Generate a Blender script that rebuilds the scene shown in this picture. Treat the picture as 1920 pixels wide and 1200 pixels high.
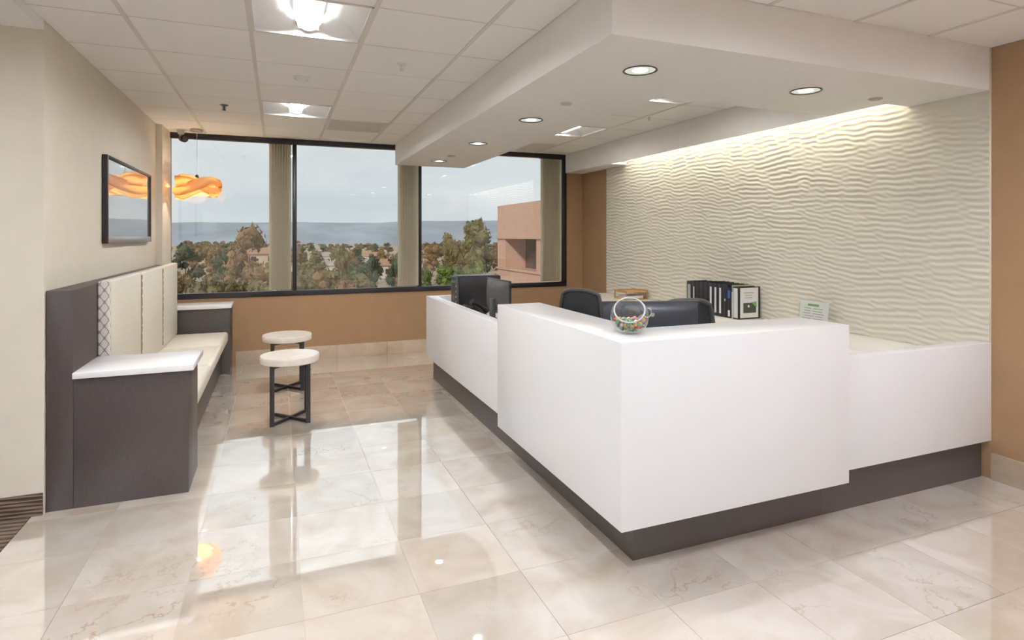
import bpy, bmesh, math, random
import numpy as np
from mathutils import Vector, Matrix

for o in list(bpy.data.objects):
    bpy.data.objects.remove(o, do_unlink=True)
C = bpy.context.scene.collection
SC = bpy.context.scene
PI = math.pi
random.seed(7)

# ------------------------------------------------------------------ camera
PSI, FPX, CY, CAMH = 0.3816, 1096.0, 443.2, 1.5
cam_d = bpy.data.cameras.new('camera')
cam = bpy.data.objects.new('camera', cam_d)
C.objects.link(cam)
cam.location = (0, 0, CAMH)
cam.rotation_euler = (PI / 2, 0, -PSI)
cam_d.sensor_width = 36.0
cam_d.lens = FPX * 36.0 / 1920.0
cam_d.shift_y = -(600.0 - CY) / 1920.0
cam_d.clip_start = 0.05
cam_d.clip_end = 5000
SC.camera = cam

# ------------------------------------------------------------------ view
SC.view_settings.view_transform = 'Standard'
SC.view_settings.look = 'None'
SC.view_settings.gamma = 1.0
SC.view_settings.exposure = 0.30
SC.view_settings.use_curve_mapping = False

# ------------------------------------------------------------------ sky
SKY_STRENGTH = 0.93
w = bpy.data.worlds.new('sky'); SC.world = w
w.use_nodes = True
nt = w.node_tree; nt.nodes.clear()
wo = nt.nodes.new('ShaderNodeOutputWorld')
bg = nt.nodes.new('ShaderNodeBackground')
tc = nt.nodes.new('ShaderNodeTexCoord')
mp = nt.nodes.new('ShaderNodeMapping'); mp.inputs['Scale'].default_value = (1.3, 1.3, 5.0)
nz = nt.nodes.new('ShaderNodeTexNoise'); nz.inputs['Scale'].default_value = 1.6; nz.inputs['Detail'].default_value = 5
nz.inputs['Roughness'].default_value = 0.5
cr = nt.nodes.new('ShaderNodeValToRGB')
cr.color_ramp.elements[0].position = 0.36; cr.color_ramp.elements[0].color = (0.57, 0.64, 0.68, 1)
cr.color_ramp.elements[1].position = 0.64; cr.color_ramp.elements[1].color = (0.74, 0.77, 0.78, 1)
nt.links.new(tc.outputs['Generated'], mp.inputs['Vector'])
nt.links.new(mp.outputs['Vector'], nz.inputs['Vector'])
nt.links.new(nz.outputs['Fac'], cr.inputs['Fac'])
nt.links.new(cr.outputs['Color'], bg.inputs['Color'])
bg.inputs['Strength'].default_value = SKY_STRENGTH
nt.links.new(bg.outputs[0], wo.inputs[0])

# ------------------------------------------------------------------ sun (hazy, from behind the building)
sd = bpy.data.lights.new('sun', 'SUN'); sd.energy = 2.2; sd.angle = 0.06; sd.color = (1.0, 0.92, 0.8)
so = bpy.data.objects.new('sun', sd); C.objects.link(so)
so.rotation_euler = Vector((0.62, 0.75, -0.62)).to_track_quat('-Z', 'Y').to_euler()
so.location = (-10, -10, 20)

TROFFER_L = 190        # radiance of the lens added under each waiting-area lamp basket
ROOM_FILL_L = 125          # fill lamps added in the unseen ceiling behind the viewer
COVE_L = 15.5
INNER_L = 52
HALL_FILL_L = 12.5  # radiance of the fill panels added over the hall
DOWN_L = 18.0

# ------------------------------------------------------------------ dimensions
H = 2.667                      # tile ceiling
XL, XR = -1.17, 4.10           # left wall, right wall
YB = 7.485                     # window wall
YF = -3.0                      # wall behind the camera
YW = 3.868                     # face of the wall beside the bench
ZS = 0.789                     # bottom of the window
SZ = 2.403                     # underside of the soffit
SLAB = 2.86


def W(u, d):
    """ground position of picture column u at depth d"""
    r = (u - 960.0) / FPX * d
    return (r * math.cos(PSI) + d * math.sin(PSI), d * math.cos(PSI) - r * math.sin(PSI))


# ------------------------------------------------------------------ materials
MATS = {}


def newmat(name):
    m = bpy.data.materials.new(name); m.use_nodes = True
    n = m.node_tree
    b = n.nodes['Principled BSDF']
    MATS[name] = m
    return m, n, b


def plain(name, col, rough=0.5, metal=0.0, spec=0.5, var=0.0, scale=8.0, bump=0.0, bscale=60.0, stretch=None, coat=0.0):
    m, n, b = newmat(name)
    b.inputs['Base Color'].default_value = (*col, 1)
    b.inputs['Roughness'].default_value = rough
    b.inputs['Metallic'].default_value = metal
    b.inputs['Specular IOR Level'].default_value = spec
    b.inputs['Coat Weight'].default_value = coat
    b.inputs['Coat Roughness'].default_value = 0.05
    t = n.nodes.new('ShaderNodeTexCoord')
    vec = t.outputs['Object']
    if stretch:
        mm = n.nodes.new('ShaderNodeMapping'); mm.inputs['Scale'].default_value = stretch
        n.links.new(vec, mm.inputs['Vector']); vec = mm.outputs['Vector']
    if var > 0:
        z = n.nodes.new('ShaderNodeTexNoise'); z.inputs['Scale'].default_value = scale; z.inputs['Detail'].default_value = 4
        n.links.new(vec, z.inputs['Vector'])
        r = n.nodes.new('ShaderNodeValToRGB')
        r.color_ramp.elements[0].position = 0.3; r.color_ramp.elements[1].position = 0.7
        r.color_ramp.elements[0].color = (*[c * (1 - var) for c in col], 1)
        r.color_ramp.elements[1].color = (*[min(1, c * (1 + var)) for c in col], 1)
        n.links.new(z.outputs['Fac'], r.inputs['Fac']); n.links.new(r.outputs['Color'], b.inputs['Base Color'])
    if bump > 0:
        z = n.nodes.new('ShaderNodeTexNoise'); z.inputs['Scale'].default_value = bscale; z.inputs['Detail'].default_value = 3
        n.links.new(vec, z.inputs['Vector'])
        bp = n.nodes.new('ShaderNodeBump'); bp.inputs['Strength'].default_value = bump; bp.inputs['Distance'].default_value = 0.01
        n.links.new(z.outputs['Fac'], bp.inputs['Height']); n.links.new(bp.outputs['Normal'], b.inputs['Normal'])
    return m


def emit(name, col, strength):
    m, n, b = newmat(name)
    b.inputs['Base Color'].default_value = (0.8, 0.8, 0.8, 1)
    b.inputs['Emission Color'].default_value = (*col, 1)
    b.inputs['Emission Strength'].default_value = strength
    return m


plain('wall_paint', (0.70, 0.645, 0.55), 0.55, spec=0.3, var=0.02, bump=0.04, bscale=250)
plain('brown_paint', (0.38, 0.232, 0.128), 0.6, spec=0.3, var=0.03, bump=0.04, bscale=250)
plain('white_paint', (0.91, 0.895, 0.88), 0.6, spec=0.3, var=0.01, bump=0.02, bscale=250)
plain('ceiling_board', (0.92, 0.90, 0.88), 0.8, spec=0.1, var=0.025, scale=160, bump=0.08, bscale=350)
plain('grid_metal', (0.72, 0.68, 0.64), 0.5, spec=0.3)
plain('relief_plaster', (0.70, 0.665, 0.57), 0.55, spec=0.3)
plain('counter_white', (0.86, 0.855, 0.87), 0.22, spec=0.45)
plain('worktop_white', (0.76, 0.73, 0.68), 0.35)
plain('dark_laminate', (0.070, 0.055, 0.053), 0.38, spec=0.45, var=0.14, scale=90, stretch=(6, 6, 0.5), bump=0.05, bscale=300)
plain('kick_laminate', (0.075, 0.060, 0.055), 0.42, spec=0.45, var=0.12, scale=80, stretch=(0.5, 0.5, 6))
plain('cream_vinyl', (0.76, 0.71, 0.61), 0.42, spec=0.4, var=0.03, scale=40, bump=0.08, bscale=400)
plain('seam_thread', (0.38, 0.30, 0.24), 0.6)
plain('frame_black', (0.018, 0.016, 0.02), 0.35)
plain('leg_black', (0.016, 0.012, 0.014), 0.4)
plain('stool_stone', (0.80, 0.74, 0.66), 0.12, var=0.06, scale=14, spec=0.6)
mb = MATS['blind_fabric'] = plain('blind_fabric', (0.74, 0.70, 0.61), 0.75, var=0.05, scale=30, stretch=(30, 30, 0.5))
_n = mb.node_tree; _b = _n.nodes['Principled BSDF']; _t = _n.nodes.new('ShaderNodeBsdfTranslucent'); _t.inputs[0].default_value = (0.86, 0.83, 0.76, 1)
_m = _n.nodes.new('ShaderNodeMixShader'); _m.inputs[0].default_value = 0.65
_n.links.new(_b.outputs[0], _m.inputs[1]); _n.links.new(_t.outputs[0], _m.inputs[2]); _n.links.new(_m.outputs[0], _n.nodes['Material Output'].inputs[0])
plain('chrome', (0.82, 0.82, 0.84), 0.12, metal=1.0)
plain('steel_dark', (0.10, 0.10, 0.10), 0.3, metal=1.0)
plain('silver', (0.52, 0.51, 0.52), 0.3, metal=0.8)
plain('black_plastic', (0.012, 0.012, 0.015), 0.32, var=0.1, scale=30)
plain('charcoal_plastic', (0.075, 0.077, 0.078), 0.33)
plain('blue_black_plastic', (0.040, 0.046, 0.062), 0.32)
plain('mesh_fabric', (0.030, 0.034, 0.038), 0.6, var=0.3, scale=220)
plain('white_plastic', (0.8, 0.79, 0.77), 0.4)
plain('vent_gray', (0.80, 0.76, 0.71), 0.6)
plain('paper_white', (0.78, 0.77, 0.75), 0.7)
plain('label_gray', (0.42, 0.42, 0.42), 0.7)
plain('label_green', (0.20, 0.36, 0.14), 0.6)
plain('label_dark', (0.07, 0.075, 0.06), 0.6)
plain('leaf_green_print', (0.22, 0.42, 0.08), 0.6)
plain('orange_cover', (0.72, 0.26, 0.06), 0.5)
plain('green_cover', (0.28, 0.42, 0.26), 0.5)
plain('blue_cover', (0.05, 0.12, 0.40), 0.4)
plain('binder_black', (0.020, 0.019, 0.024), 0.4, bump=0.05, bscale=200)
plain('tray_wood', (0.55, 0.30, 0.11), 0.5, var=0.2, scale=20, stretch=(1, 12, 12))
plain('disc_gray', (0.50, 0.45, 0.41), 0.6)
plain('ring_dark', (0.10, 0.085, 0.075), 0.35, metal=0.6)
plain('grout', (0.45, 0.38, 0.31), 0.8)
plain('troffer_white', (0.70, 0.685, 0.67), 0.4)
emit('added_troffer_lens', (0.97, 0.97, 0.97), TROFFER_L)
emit('added_inner_lens', (1.0, 0.97, 0.92), INNER_L)
emit('hall_fill', (0.92, 0.96, 1.04), HALL_FILL_L)
emit('basket_glow', (1.0, 0.98, 0.95), 0.9)
emit('room_fill', (0.92, 0.96, 1.05), ROOM_FILL_L)
emit('cove_lamp', (1.0, 0.95, 0.80), COVE_L)
emit('frosted_glow', (0.86, 1.0, 0.84), 0.35)
emit('down_lamp', (0.92, 1.0, 0.90), DOWN_L)
emit('bulb', (1.0, 0.86, 0.62), 120.0)

# polished marble floor tile: every tile has its own tone and veins
m, n, b = newmat('marble_tile')
t = n.nodes.new('ShaderNodeTexCoord'); oi = n.nodes.new('ShaderNodeObjectInfo')
add = n.nodes.new('ShaderNodeVectorMath'); add.operation = 'MULTIPLY_ADD'
cmb = n.nodes.new('ShaderNodeCombineXYZ')
for k in range(3):
    n.links.new(oi.outputs['Random'], cmb.inputs[k])
n.links.new(cmb.outputs[0], add.inputs[0]); add.inputs[1].default_value = (37.0, 91.0, 13.0)
n.links.new(t.outputs['Object'], add.inputs[2])
z1 = n.nodes.new('ShaderNodeTexNoise'); z1.inputs['Scale'].default_value = 3.2; z1.inputs['Detail'].default_value = 6; z1.inputs['Distortion'].default_value = 0.8
n.links.new(add.outputs[0], z1.inputs['Vector'])
r1 = n.nodes.new('ShaderNodeValToRGB')
r1.color_ramp.elements[0].position = 0.28; r1.color_ramp.elements[0].color = (0.66, 0.555, 0.45, 1)
r1.color_ramp.elements[1].position = 0.62; r1.color_ramp.elements[1].color = (0.80, 0.735, 0.66, 1)
n.links.new(z1.outputs['Fac'], r1.inputs['Fac'])
z2 = n.nodes.new('ShaderNodeTexNoise'); z2.inputs['Scale'].default_value = 5.0; z2.inputs['Detail'].default_value = 8; z2.inputs['Roughness'].default_value = 0.6
n.links.new(add.outputs[0], z2.inputs['Vector'])
r2 = n.nodes.new('ShaderNodeValToRGB')
e = r2.color_ramp.elements
e[0].position = 0.485; e[0].color = (0, 0, 0, 1)
e[1].position = 0.515; e[1].color = (0, 0, 0, 1)
x = e.new(0.50); x.color = (1, 1, 1, 1)
n.links.new(z2.outputs['Fac'], r2.inputs['Fac'])
z3 = n.nodes.new('ShaderNodeTexNoise'); z3.inputs['Scale'].default_value = 2.3
n.links.new(add.outputs[0], z3.inputs['Vector'])
r3 = n.nodes.new('ShaderNodeValToRGB'); r3.color_ramp.elements[0].position = 0.52; r3.color_ramp.elements[1].position = 0.72
n.links.new(z3.outputs['Fac'], r3.inputs['Fac'])
mu = n.nodes.new('ShaderNodeMath'); mu.operation = 'MULTIPLY'
n.links.new(r2.outputs['Color'], mu.inputs[0]); n.links.new(r3.outputs['Color'], mu.inputs[1])
mx = n.nodes.new('ShaderNodeMix'); mx.data_type = 'RGBA'
n.links.new(mu.outputs[0], mx.inputs[0]); n.links.new(r1.outputs['Color'], mx.inputs[6]); mx.inputs[7].default_value = (0.56, 0.41, 0.27, 1)
tone = n.nodes.new('ShaderNodeMapRange'); tone.inputs['To Min'].default_value = 0.86; tone.inputs['To Max'].default_value = 1.06
wn = n.nodes.new('ShaderNodeTexWhiteNoise'); wn.noise_dimensions = '1D'
n.links.new(oi.outputs['Random'], wn.inputs['W']); n.links.new(wn.outputs['Value'], tone.inputs['Value'])
sc = n.nodes.new('ShaderNodeVectorMath'); sc.operation = 'SCALE'
n.links.new(mx.outputs[2], sc.inputs[0]); n.links.new(tone.outputs[0], sc.inputs['Scale'])
n.links.new(sc.outputs[0], b.inputs['Base Color'])
b.inputs['Roughness'].default_value = 0.35
b.inputs['IOR'].default_value = 1.45

# matte copy for skirting stone shares the veins
m2 = m.copy(); m2.name = 'marble_skirting'; MATS['marble_skirting'] = m2
m2.node_tree.nodes['Principled BSDF'].inputs['Roughness'].default_value = 0.25
for _q in m2.node_tree.nodes:
    if _q.type == 'VALTORGB' and abs(_q.color_ramp.elements[0].position - 0.28) < 1e-3:
        _q.color_ramp.elements[0].color = (0.50, 0.38, 0.275, 1); _q.color_ramp.elements[1].color = (0.62, 0.50, 0.39, 1)

# the floor itself is wax-polished: mirror gloss that grows towards grazing view
b.inputs['Specular IOR Level'].default_value = 0.0
gl = n.nodes.new('ShaderNodeBsdfGlossy'); gl.inputs['Roughness'].default_value = 0.0; gl.inputs[0].default_value = (1, 1, 1, 1)
ge = n.nodes.new('ShaderNodeNewGeometry'); dt = n.nodes.new('ShaderNodeVectorMath'); dt.operation = 'DOT_PRODUCT'
n.links.new(ge.outputs['Normal'], dt.inputs[0]); n.links.new(ge.outputs['Incoming'], dt.inputs[1])
om = n.nodes.new('ShaderNodeMath'); om.operation = 'SUBTRACT'; om.inputs[0].default_value = 1.0; n.links.new(dt.outputs['Value'], om.inputs[1])
pw = n.nodes.new('ShaderNodeMath'); pw.operation = 'POWER'; pw.inputs[1].default_value = 1.5; n.links.new(om.outputs[0], pw.inputs[0])
ma = n.nodes.new('ShaderNodeMath'); ma.operation = 'MULTIPLY_ADD'; ma.use_clamp = True
ma.inputs[1].default_value = 0.90; ma.inputs[2].default_value = 0.05; n.links.new(pw.outputs[0], ma.inputs[0])
ms = n.nodes.new('ShaderNodeMixShader')
n.links.new(ma.outputs[0], ms.inputs[0]); n.links.new(b.outputs[0], ms.inputs[1]); n.links.new(gl.outputs[0], ms.inputs[2])
n.links.new(ms.outputs[0], n.nodes['Material Output'].inputs[0])

# carpet with ribbed stripes
m, n, b = newmat('striped_carpet')
t = n.nodes.new('ShaderNodeTexCoord')
wv = n.nodes.new('ShaderNodeTexWave'); wv.inputs['Scale'].default_value = 14; wv.inputs['Distortion'].default_value = 3.5; wv.inputs['Detail'].default_value = 3; wv.inputs['Detail Scale'].default_value = 3
wv.bands_direction = 'DIAGONAL'
mpp = n.nodes.new('ShaderNodeMapping'); mpp.inputs['Scale'].default_value = (0.1, 1.0, 2.2)
n.links.new(t.outputs['Object'], mpp.inputs['Vector']); n.links.new(mpp.outputs[0], wv.inputs['Vector'])
r = n.nodes.new('ShaderNodeValToRGB'); r.color_ramp.elements[0].color = (0.055, 0.035, 0.025, 1); r.color_ramp.elements[1].color = (0.23, 0.17, 0.12, 1)
n.links.new(wv.outputs['Fac'], r.inputs['Fac']); n.links.new(r.outputs['Color'], b.inputs['Base Color'])
b.inputs['Roughness'].default_value = 0.95
bp = n.nodes.new('ShaderNodeBump'); bp.inputs['Strength'].default_value = 0.6; bp.inputs['Distance'].default_value = 0.01
n.links.new(wv.outputs['Fac'], bp.inputs['Height']); n.links.new(bp.outputs['Normal'], b.inputs['Normal'])

# quatrefoil print on the cushion ends (rounded lattice)
m, n, b = newmat('lattice_fabric')
t = n.nodes.new('ShaderNodeTexCoord'); sx = n.nodes.new('ShaderNodeSeparateXYZ')
n.links.new(t.outputs['Object'], sx.inputs[0])


def mth(op, a, bv, nn=n):
    q = nn.nodes.new('ShaderNodeMath'); q.operation = op
    for i, v in enumerate((a, bv)):
        if v is None: continue
        if isinstance(v, (int, float)): q.inputs[i].default_value = v
        else: nn.links.new(v, q.inputs[i])
    return q.outputs[0]


hx = mth('ADD', sx.outputs['X'], sx.outputs['Y'])
ca = mth('COSINE', mth('MULTIPLY', hx, 2 * PI / 0.052), None)
cb = mth('COSINE', mth('MULTIPLY', sx.outputs['Z'], 2 * PI / 0.075), None)
band = mth('LESS_THAN', mth('ABSOLUTE', mth('ADD', ca, cb), None), 0.30)
mx = n.nodes.new('ShaderNodeMix'); mx.data_type = 'RGBA'
n.links.new(band, mx.inputs[0]); mx.inputs[6].default_value = (0.74, 0.71, 0.68, 1); mx.inputs[7].default_value = (0.36, 0.29, 0.24, 1)
n.links.new(mx.outputs[2], b.inputs['Base Color']); b.inputs['Roughness'].default_value = 0.6


def glass(name, tint, ior, extra=0.0):
    m, n, b = newmat(name)
    n.nodes.remove(b)
    out = n.nodes['Material Output']
    tr = n.nodes.new('ShaderNodeBsdfTransparent'); tr.inputs[0].default_value = (*tint, 1)
    gl = n.nodes.new('ShaderNodeBsdfGlossy'); gl.inputs['Roughness'].default_value = 0.0; gl.inputs[0].default_value = (1, 1, 1, 1)
    ge = n.nodes.new('ShaderNodeNewGeometry')
    dt = n.nodes.new('ShaderNodeVectorMath'); dt.operation = 'DOT_PRODUCT'
    n.links.new(ge.outputs['Normal'], dt.inputs[0]); n.links.new(ge.outputs['Incoming'], dt.inputs[1])
    f0 = ((ior - 1) / (ior + 1)) ** 2 + extra
    c1 = mth('POWER', mth('SUBTRACT', 1.0, mth('ABSOLUTE', dt.outputs['Value'], None, n), n), 5.0, n)
    ad = n.nodes.new('ShaderNodeMath'); ad.operation = 'MULTIPLY_ADD'; ad.use_clamp = True
    n.links.new(c1, ad.inputs[0]); ad.inputs[1].default_value = 1 - f0; ad.inputs[2].default_value = f0
    ms = n.nodes.new('ShaderNodeMixShader')
    n.links.new(ad.outputs[0], ms.inputs[0]); n.links.new(tr.outputs[0], ms.inputs[1]); n.links.new(gl.outputs[0], ms.inputs[2])
    n.links.new(ms.outputs[0], out.inputs[0])
    return m


glass('window_glass', (0.97, 0.98, 0.98), 1.5, 0.02)
glass('acrylic', (0.985, 0.99, 0.985), 1.4)
glass('bowl_thin_glass', (0.96, 0.97, 0.97), 1.6, 0.02)
m, n, b = newmat('bowl_glass')
b.inputs['Transmission Weight'].default_value = 0.35; b.inputs['Roughness'].default_value = 0.1; b.inputs['IOR'].default_value = 1.45
b.inputs['Base Color'].default_value = (0.97, 0.98, 0.98, 1)

# veneer: lets lamp light through
m, n, b = newmat('wood_veneer')
out = n.nodes['Material Output']
b.inputs['Base Color'].default_value = (0.95, 0.55, 0.20, 1); b.inputs['Roughness'].default_value = 0.5
tl = n.nodes.new('ShaderNodeBsdfTranslucent'); tl.inputs[0].default_value = (1.0, 0.55, 0.18, 1)
z = n.nodes.new('ShaderNodeTexNoise'); z.inputs['Scale'].default_value = 30
t = n.nodes.new('ShaderNodeTexCoord'); mm = n.nodes.new('ShaderNodeMapping'); mm.inputs['Scale'].default_value = (0.4, 0.4, 8)
n.links.new(t.outputs['Object'], mm.inputs[0]); n.links.new(mm.outputs[0], z.inputs['Vector'])
r = n.nodes.new('ShaderNodeValToRGB'); r.color_ramp.elements[0].color = (0.93, 0.67, 0.36, 1); r.color_ramp.elements[1].color = (1.0, 0.82, 0.52, 1)
n.links.new(z.outputs['Fac'], r.inputs['Fac']); n.links.new(r.outputs['Color'], b.inputs['Base Color']); n.links.new(r.outputs['Color'], tl.inputs[0])
ms = n.nodes.new('ShaderNodeMixShader'); ms.inputs[0].default_value = 0.62
n.links.new(b.outputs[0], ms.inputs[1]); n.links.new(tl.outputs[0], ms.inputs[2]); n.links.new(ms.outputs[0], out.inputs[0])

# glazed picture: pale print under strongly reflecting glass
m, n, b = newmat('glazed_print')
t = n.nodes.new('ShaderNodeTexCoord'); z = n.nodes.new('ShaderNodeTexNoise'); z.inputs['Scale'].default_value = 2.0
n.links.new(t.outputs['Object'], z.inputs['Vector'])
r = n.nodes.new('ShaderNodeValToRGB'); r.color_ramp.elements[0].color = (0.30, 0.29, 0.27, 1); r.color_ramp.elements[1].color = (0.42, 0.41, 0.39, 1)
n.links.new(z.outputs['Fac'], r.inputs['Fac']); n.links.new(r.outputs['Color'], b.inputs['Base Color'])
b.inputs['Roughness'].default_value = 0.0; b.inputs['IOR'].default_value = 1.9
b.inputs['Coat Weight'].default_value = 1.0; b.inputs['Coat Roughness'].default_value = 0.0; b.inputs['Coat IOR'].default_value = 1.6

# exterior
plain('dry_ground', (0.34, 0.27, 0.19), 0.9, var=0.35, scale=0.05)
plain('hazy_hill', (0.26, 0.305, 0.36), 0.95, var=0.22, scale=0.016, stretch=(1, 0.3, 2.5))  # blue-grey of distance haze painted into the hill colour
plain('leaf_olive', (0.15, 0.125, 0.05), 0.8, var=0.4, scale=1.2, bump=0.6, bscale=6)
plain('leaf_brown', (0.21, 0.135, 0.06), 0.8, var=0.4, scale=1.2, bump=0.6, bscale=6)
plain('leaf_green', (0.12, 0.17, 0.035), 0.8, var=0.5, scale=1.5, bump=0.6, bscale=6)
plain('leaf_dark', (0.06, 0.08, 0.035), 0.8, var=0.4, scale=1.2, bump=0.6, bscale=6)
plain('bark', (0.10, 0.07, 0.05), 0.9, var=0.3, scale=5)
plain('stucco_pink', (0.52, 0.32, 0.24), 0.85, var=0.04, scale=3)
plain('stucco_tan', (0.50, 0.39, 0.29), 0.85, var=0.06, scale=1)
plain('stucco_white', (0.50, 0.46, 0.42), 0.85, var=0.05, scale=1)
plain('roof_clay', (0.34, 0.19, 0.12), 0.85, var=0.2, scale=3)
plain('roof_gray', (0.30, 0.27, 0.25), 0.85, var=0.2, scale=3)
plain('dark_glazing', (0.075, 0.06, 0.045), 0.08, spec=0.6)
plain('car_white', (0.7, 0.72, 0.75), 0.25, coat=0.5)
plain('car_dark', (0.05, 0.06, 0.08), 0.25, coat=0.5)
for nm, c in (('candy_green', (0.10, 0.42, 0.22)), ('candy_red', (0.62, 0.06, 0.09)), ('candy_gold', (0.72, 0.46, 0.10)), ('candy_teal', (0.07, 0.30, 0.30)), ('candy_white', (0.75, 0.72, 0.70)), ('candy_pink', (0.72, 0.32, 0.36))):
    plain(nm, c, 0.2, coat=0.4)


# ------------------------------------------------------------------ geometry helpers
class G:
    def __init__(s): s.v = []; s.f = []

    def add(s, vs, fs):
        k = len(s.v); s.v += [tuple(p) for p in vs]; s.f += [tuple(i + k for i in f) for f in fs]; return s

    def box(s, x0, x1, y0, y1, z0, z1):
        return s.add([(x0, y0, z0), (x1, y0, z0), (x1, y1, z0), (x0, y1, z0), (x0, y0, z1), (x1, y0, z1), (x1, y1, z1), (x0, y1, z1)],
                     [(3, 2, 1, 0), (4, 5, 6, 7), (0, 1, 5, 4), (1, 2, 6, 5), (2, 3, 7, 6), (3, 0, 4, 7)])

    def prism(s, pts, z0, z1, axis='z'):
        """extrude a counter-clockwise polygon; axis x: pts are (y,z), axis y: pts are (x,z)"""
        def P(a, c, q):
            return {'z': (a, c, q), 'x': (q, a, c), 'y': (a, q, c)}[axis]
        k = len(pts)
        vs = [P(a, c, z0) for a, c in pts] + [P(a, c, z1) for a, c in pts]
        fs = [tuple(range(k))[::-1], tuple(range(k, 2 * k))] + [(i, (i + 1) % k, k + (i + 1) % k, k + i) for i in range(k)]
        return s.add(vs, fs)

    def lathe(s, prof, c=(0, 0, 0), seg=32, closed=False):
        """prof: list of (radius, z)"""
        vs = []; fs = []
        for r, z in prof:
            for i in range(seg):
                a = 2 * PI * i / seg
                vs.append((c[0] + r * math.cos(a), c[1] + r * math.sin(a), c[2] + z))
        k = len(prof)
        for j in range(k - 1 if not closed else k):
            for i in range(seg):
                a = j * seg + i; b_ = j * seg + (i + 1) % seg; j2 = (j + 1) % k
                fs.append((a, b_, j2 * seg + (i + 1) % seg, j2 * seg + i))
        return s.add(vs, fs)

    def disc(s, c, r, z, seg=32):
        return s.add([(c[0] + r * math.cos(2 * PI * i / seg), c[1] + r * math.sin(2 * PI * i / seg), z) for i in range(seg)], [tuple(range(seg))])

    def cyl(s, c, r, z0, z1, seg=24):
        return s.lathe([(1e-4, z0), (r, z0), (r, z1), (1e-4, z1)], (c[0], c[1], 0), seg)

    def tube(s, path, r, seg=10, closed=False):
        P = [Vector(p) for p in path]; k = len(P); vs = []; fs = []
        up = Vector((0, 0, 1))
        for i, p in enumerate(P):
            a = P[(i - 1) % k] if (closed or i > 0) else P[0]
            b_ = P[(i + 1) % k] if (closed or i < k - 1) else P[-1]
            t = (b_ - a).normalized()
            u = t.cross(up)
            if u.length < 1e-3: u = t.cross(Vector((1, 0, 0)))
            u.normalize(); v = t.cross(u)
            rr = r[i] if isinstance(r, (list, tuple)) else r
            for j in range(seg):
                q = 2 * PI * j / seg
                vs.append(p + u * math.cos(q) * rr + v * math.sin(q) * rr)
        for i in range(k if closed else k - 1):
            for j in range(seg):
                i2 = (i + 1) % k
                fs.append((i * seg + j, i * seg + (j + 1) % seg, i2 * seg + (j + 1) % seg, i2 * seg + j))
        if not closed:
            fs.append(tuple(range(seg))[::-1]); fs.append(tuple((k - 1) * seg + j for j in range(seg)))
        return s.add(vs, fs)

    def bar(s, a, b_, wx, wz):
        """rectangular bar from a to b"""
        a = Vector(a); b_ = Vector(b_); t = (b_ - a).normalized()
        up = Vector((0, 0, 1)) if abs(t.z) < 0.9 else Vector((0, 1, 0))
        u = t.cross(up).normalized() * wx / 2; v = u.cross(t).normalized() * wz / 2
        vs = [a - u - v, a + u - v, a + u + v, a - u + v, b_ - u - v, b_ + u - v, b_ + u + v, b_ - u + v]
        return s.add(vs, [(3, 2, 1, 0), (4, 5, 6, 7), (0, 1, 5, 4), (1, 2, 6, 5), (2, 3, 7, 6), (3, 0, 4, 7)])

    def xf(s, M):
        s.v = [tuple(M @ Vector(p)) for p in s.v]; return s

    def mesh(s, name, mat, bevel=0.0, segs=2, smooth=False):
        me = bpy.data.meshes.new(name)
        me.from_pydata(s.v, [], s.f)
        bm = bmesh.new(); bm.from_mesh(me)
        bmesh.ops.recalc_face_normals(bm, faces=bm.faces)
        if bevel > 0:
            bm.normal_update()
            ed = [e for e in bm.edges if len(e.link_faces) == 2 and e.calc_face_angle(0) > 0.5]
            bmesh.ops.bevel(bm, geom=ed, offset=bevel, segments=segs, profile=0.5, affect='EDGES', clamp_overlap=True)
        for f in bm.faces: f.smooth = smooth or bevel > 0
        bm.to_mesh(me); bm.free()
        if smooth or bevel > 0:
            try: me.set_sharp_from_angle(angle=0.7)
            except Exception: pass
        me.materials.append(MATS[mat])
        return me

    def build(s, name, mat, parent=None, bevel=0.0, segs=2, smooth=False, local=False):
        if parent is not None and not local:
            L = parent.location
            q = parent
            off = Vector(L)
            while q.parent is not None:
                q = q.parent; off += q.location
            s.v = [(p[0] - off.x, p[1] - off.y, p[2] - off.z) for p in s.v]
        o = bpy.data.objects.new(name, s.mesh(name, mat, bevel, segs, smooth))
        C.objects.link(o)
        o.parent = parent
        return o


def inst(name, me, parent, loc=(0, 0, 0), rz=0.0):
    o = bpy.data.objects.new(name, me); C.objects.link(o); o.parent = parent
    o.location = loc; o.rotation_euler = (0, 0, rz)
    return o


def tag(o, label=None, cat=None, group=None, kind=None):
    if label: o['label'] = label
    if cat: o['category'] = cat
    if group: o['group'] = group
    if kind: o['kind'] = kind
    return o


def empty(name, loc=(0, 0, 0), rz=0.0):
    o = bpy.data.objects.new(name, None); C.objects.link(o)
    o.location = loc; o.rotation_euler = (0, 0, rz); o.empty_display_size = 0.1
    return o


KIDS = {}


def copy_tree(o, parent=None):
    c = o.copy(); C.objects.link(c); c.parent = parent
    for ch in [q for q in C.objects if q.parent == o]:
        copy_tree(ch, c)
    return c


def struct(o, label, cat):
    return tag(o, label, cat, kind='structure')


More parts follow.
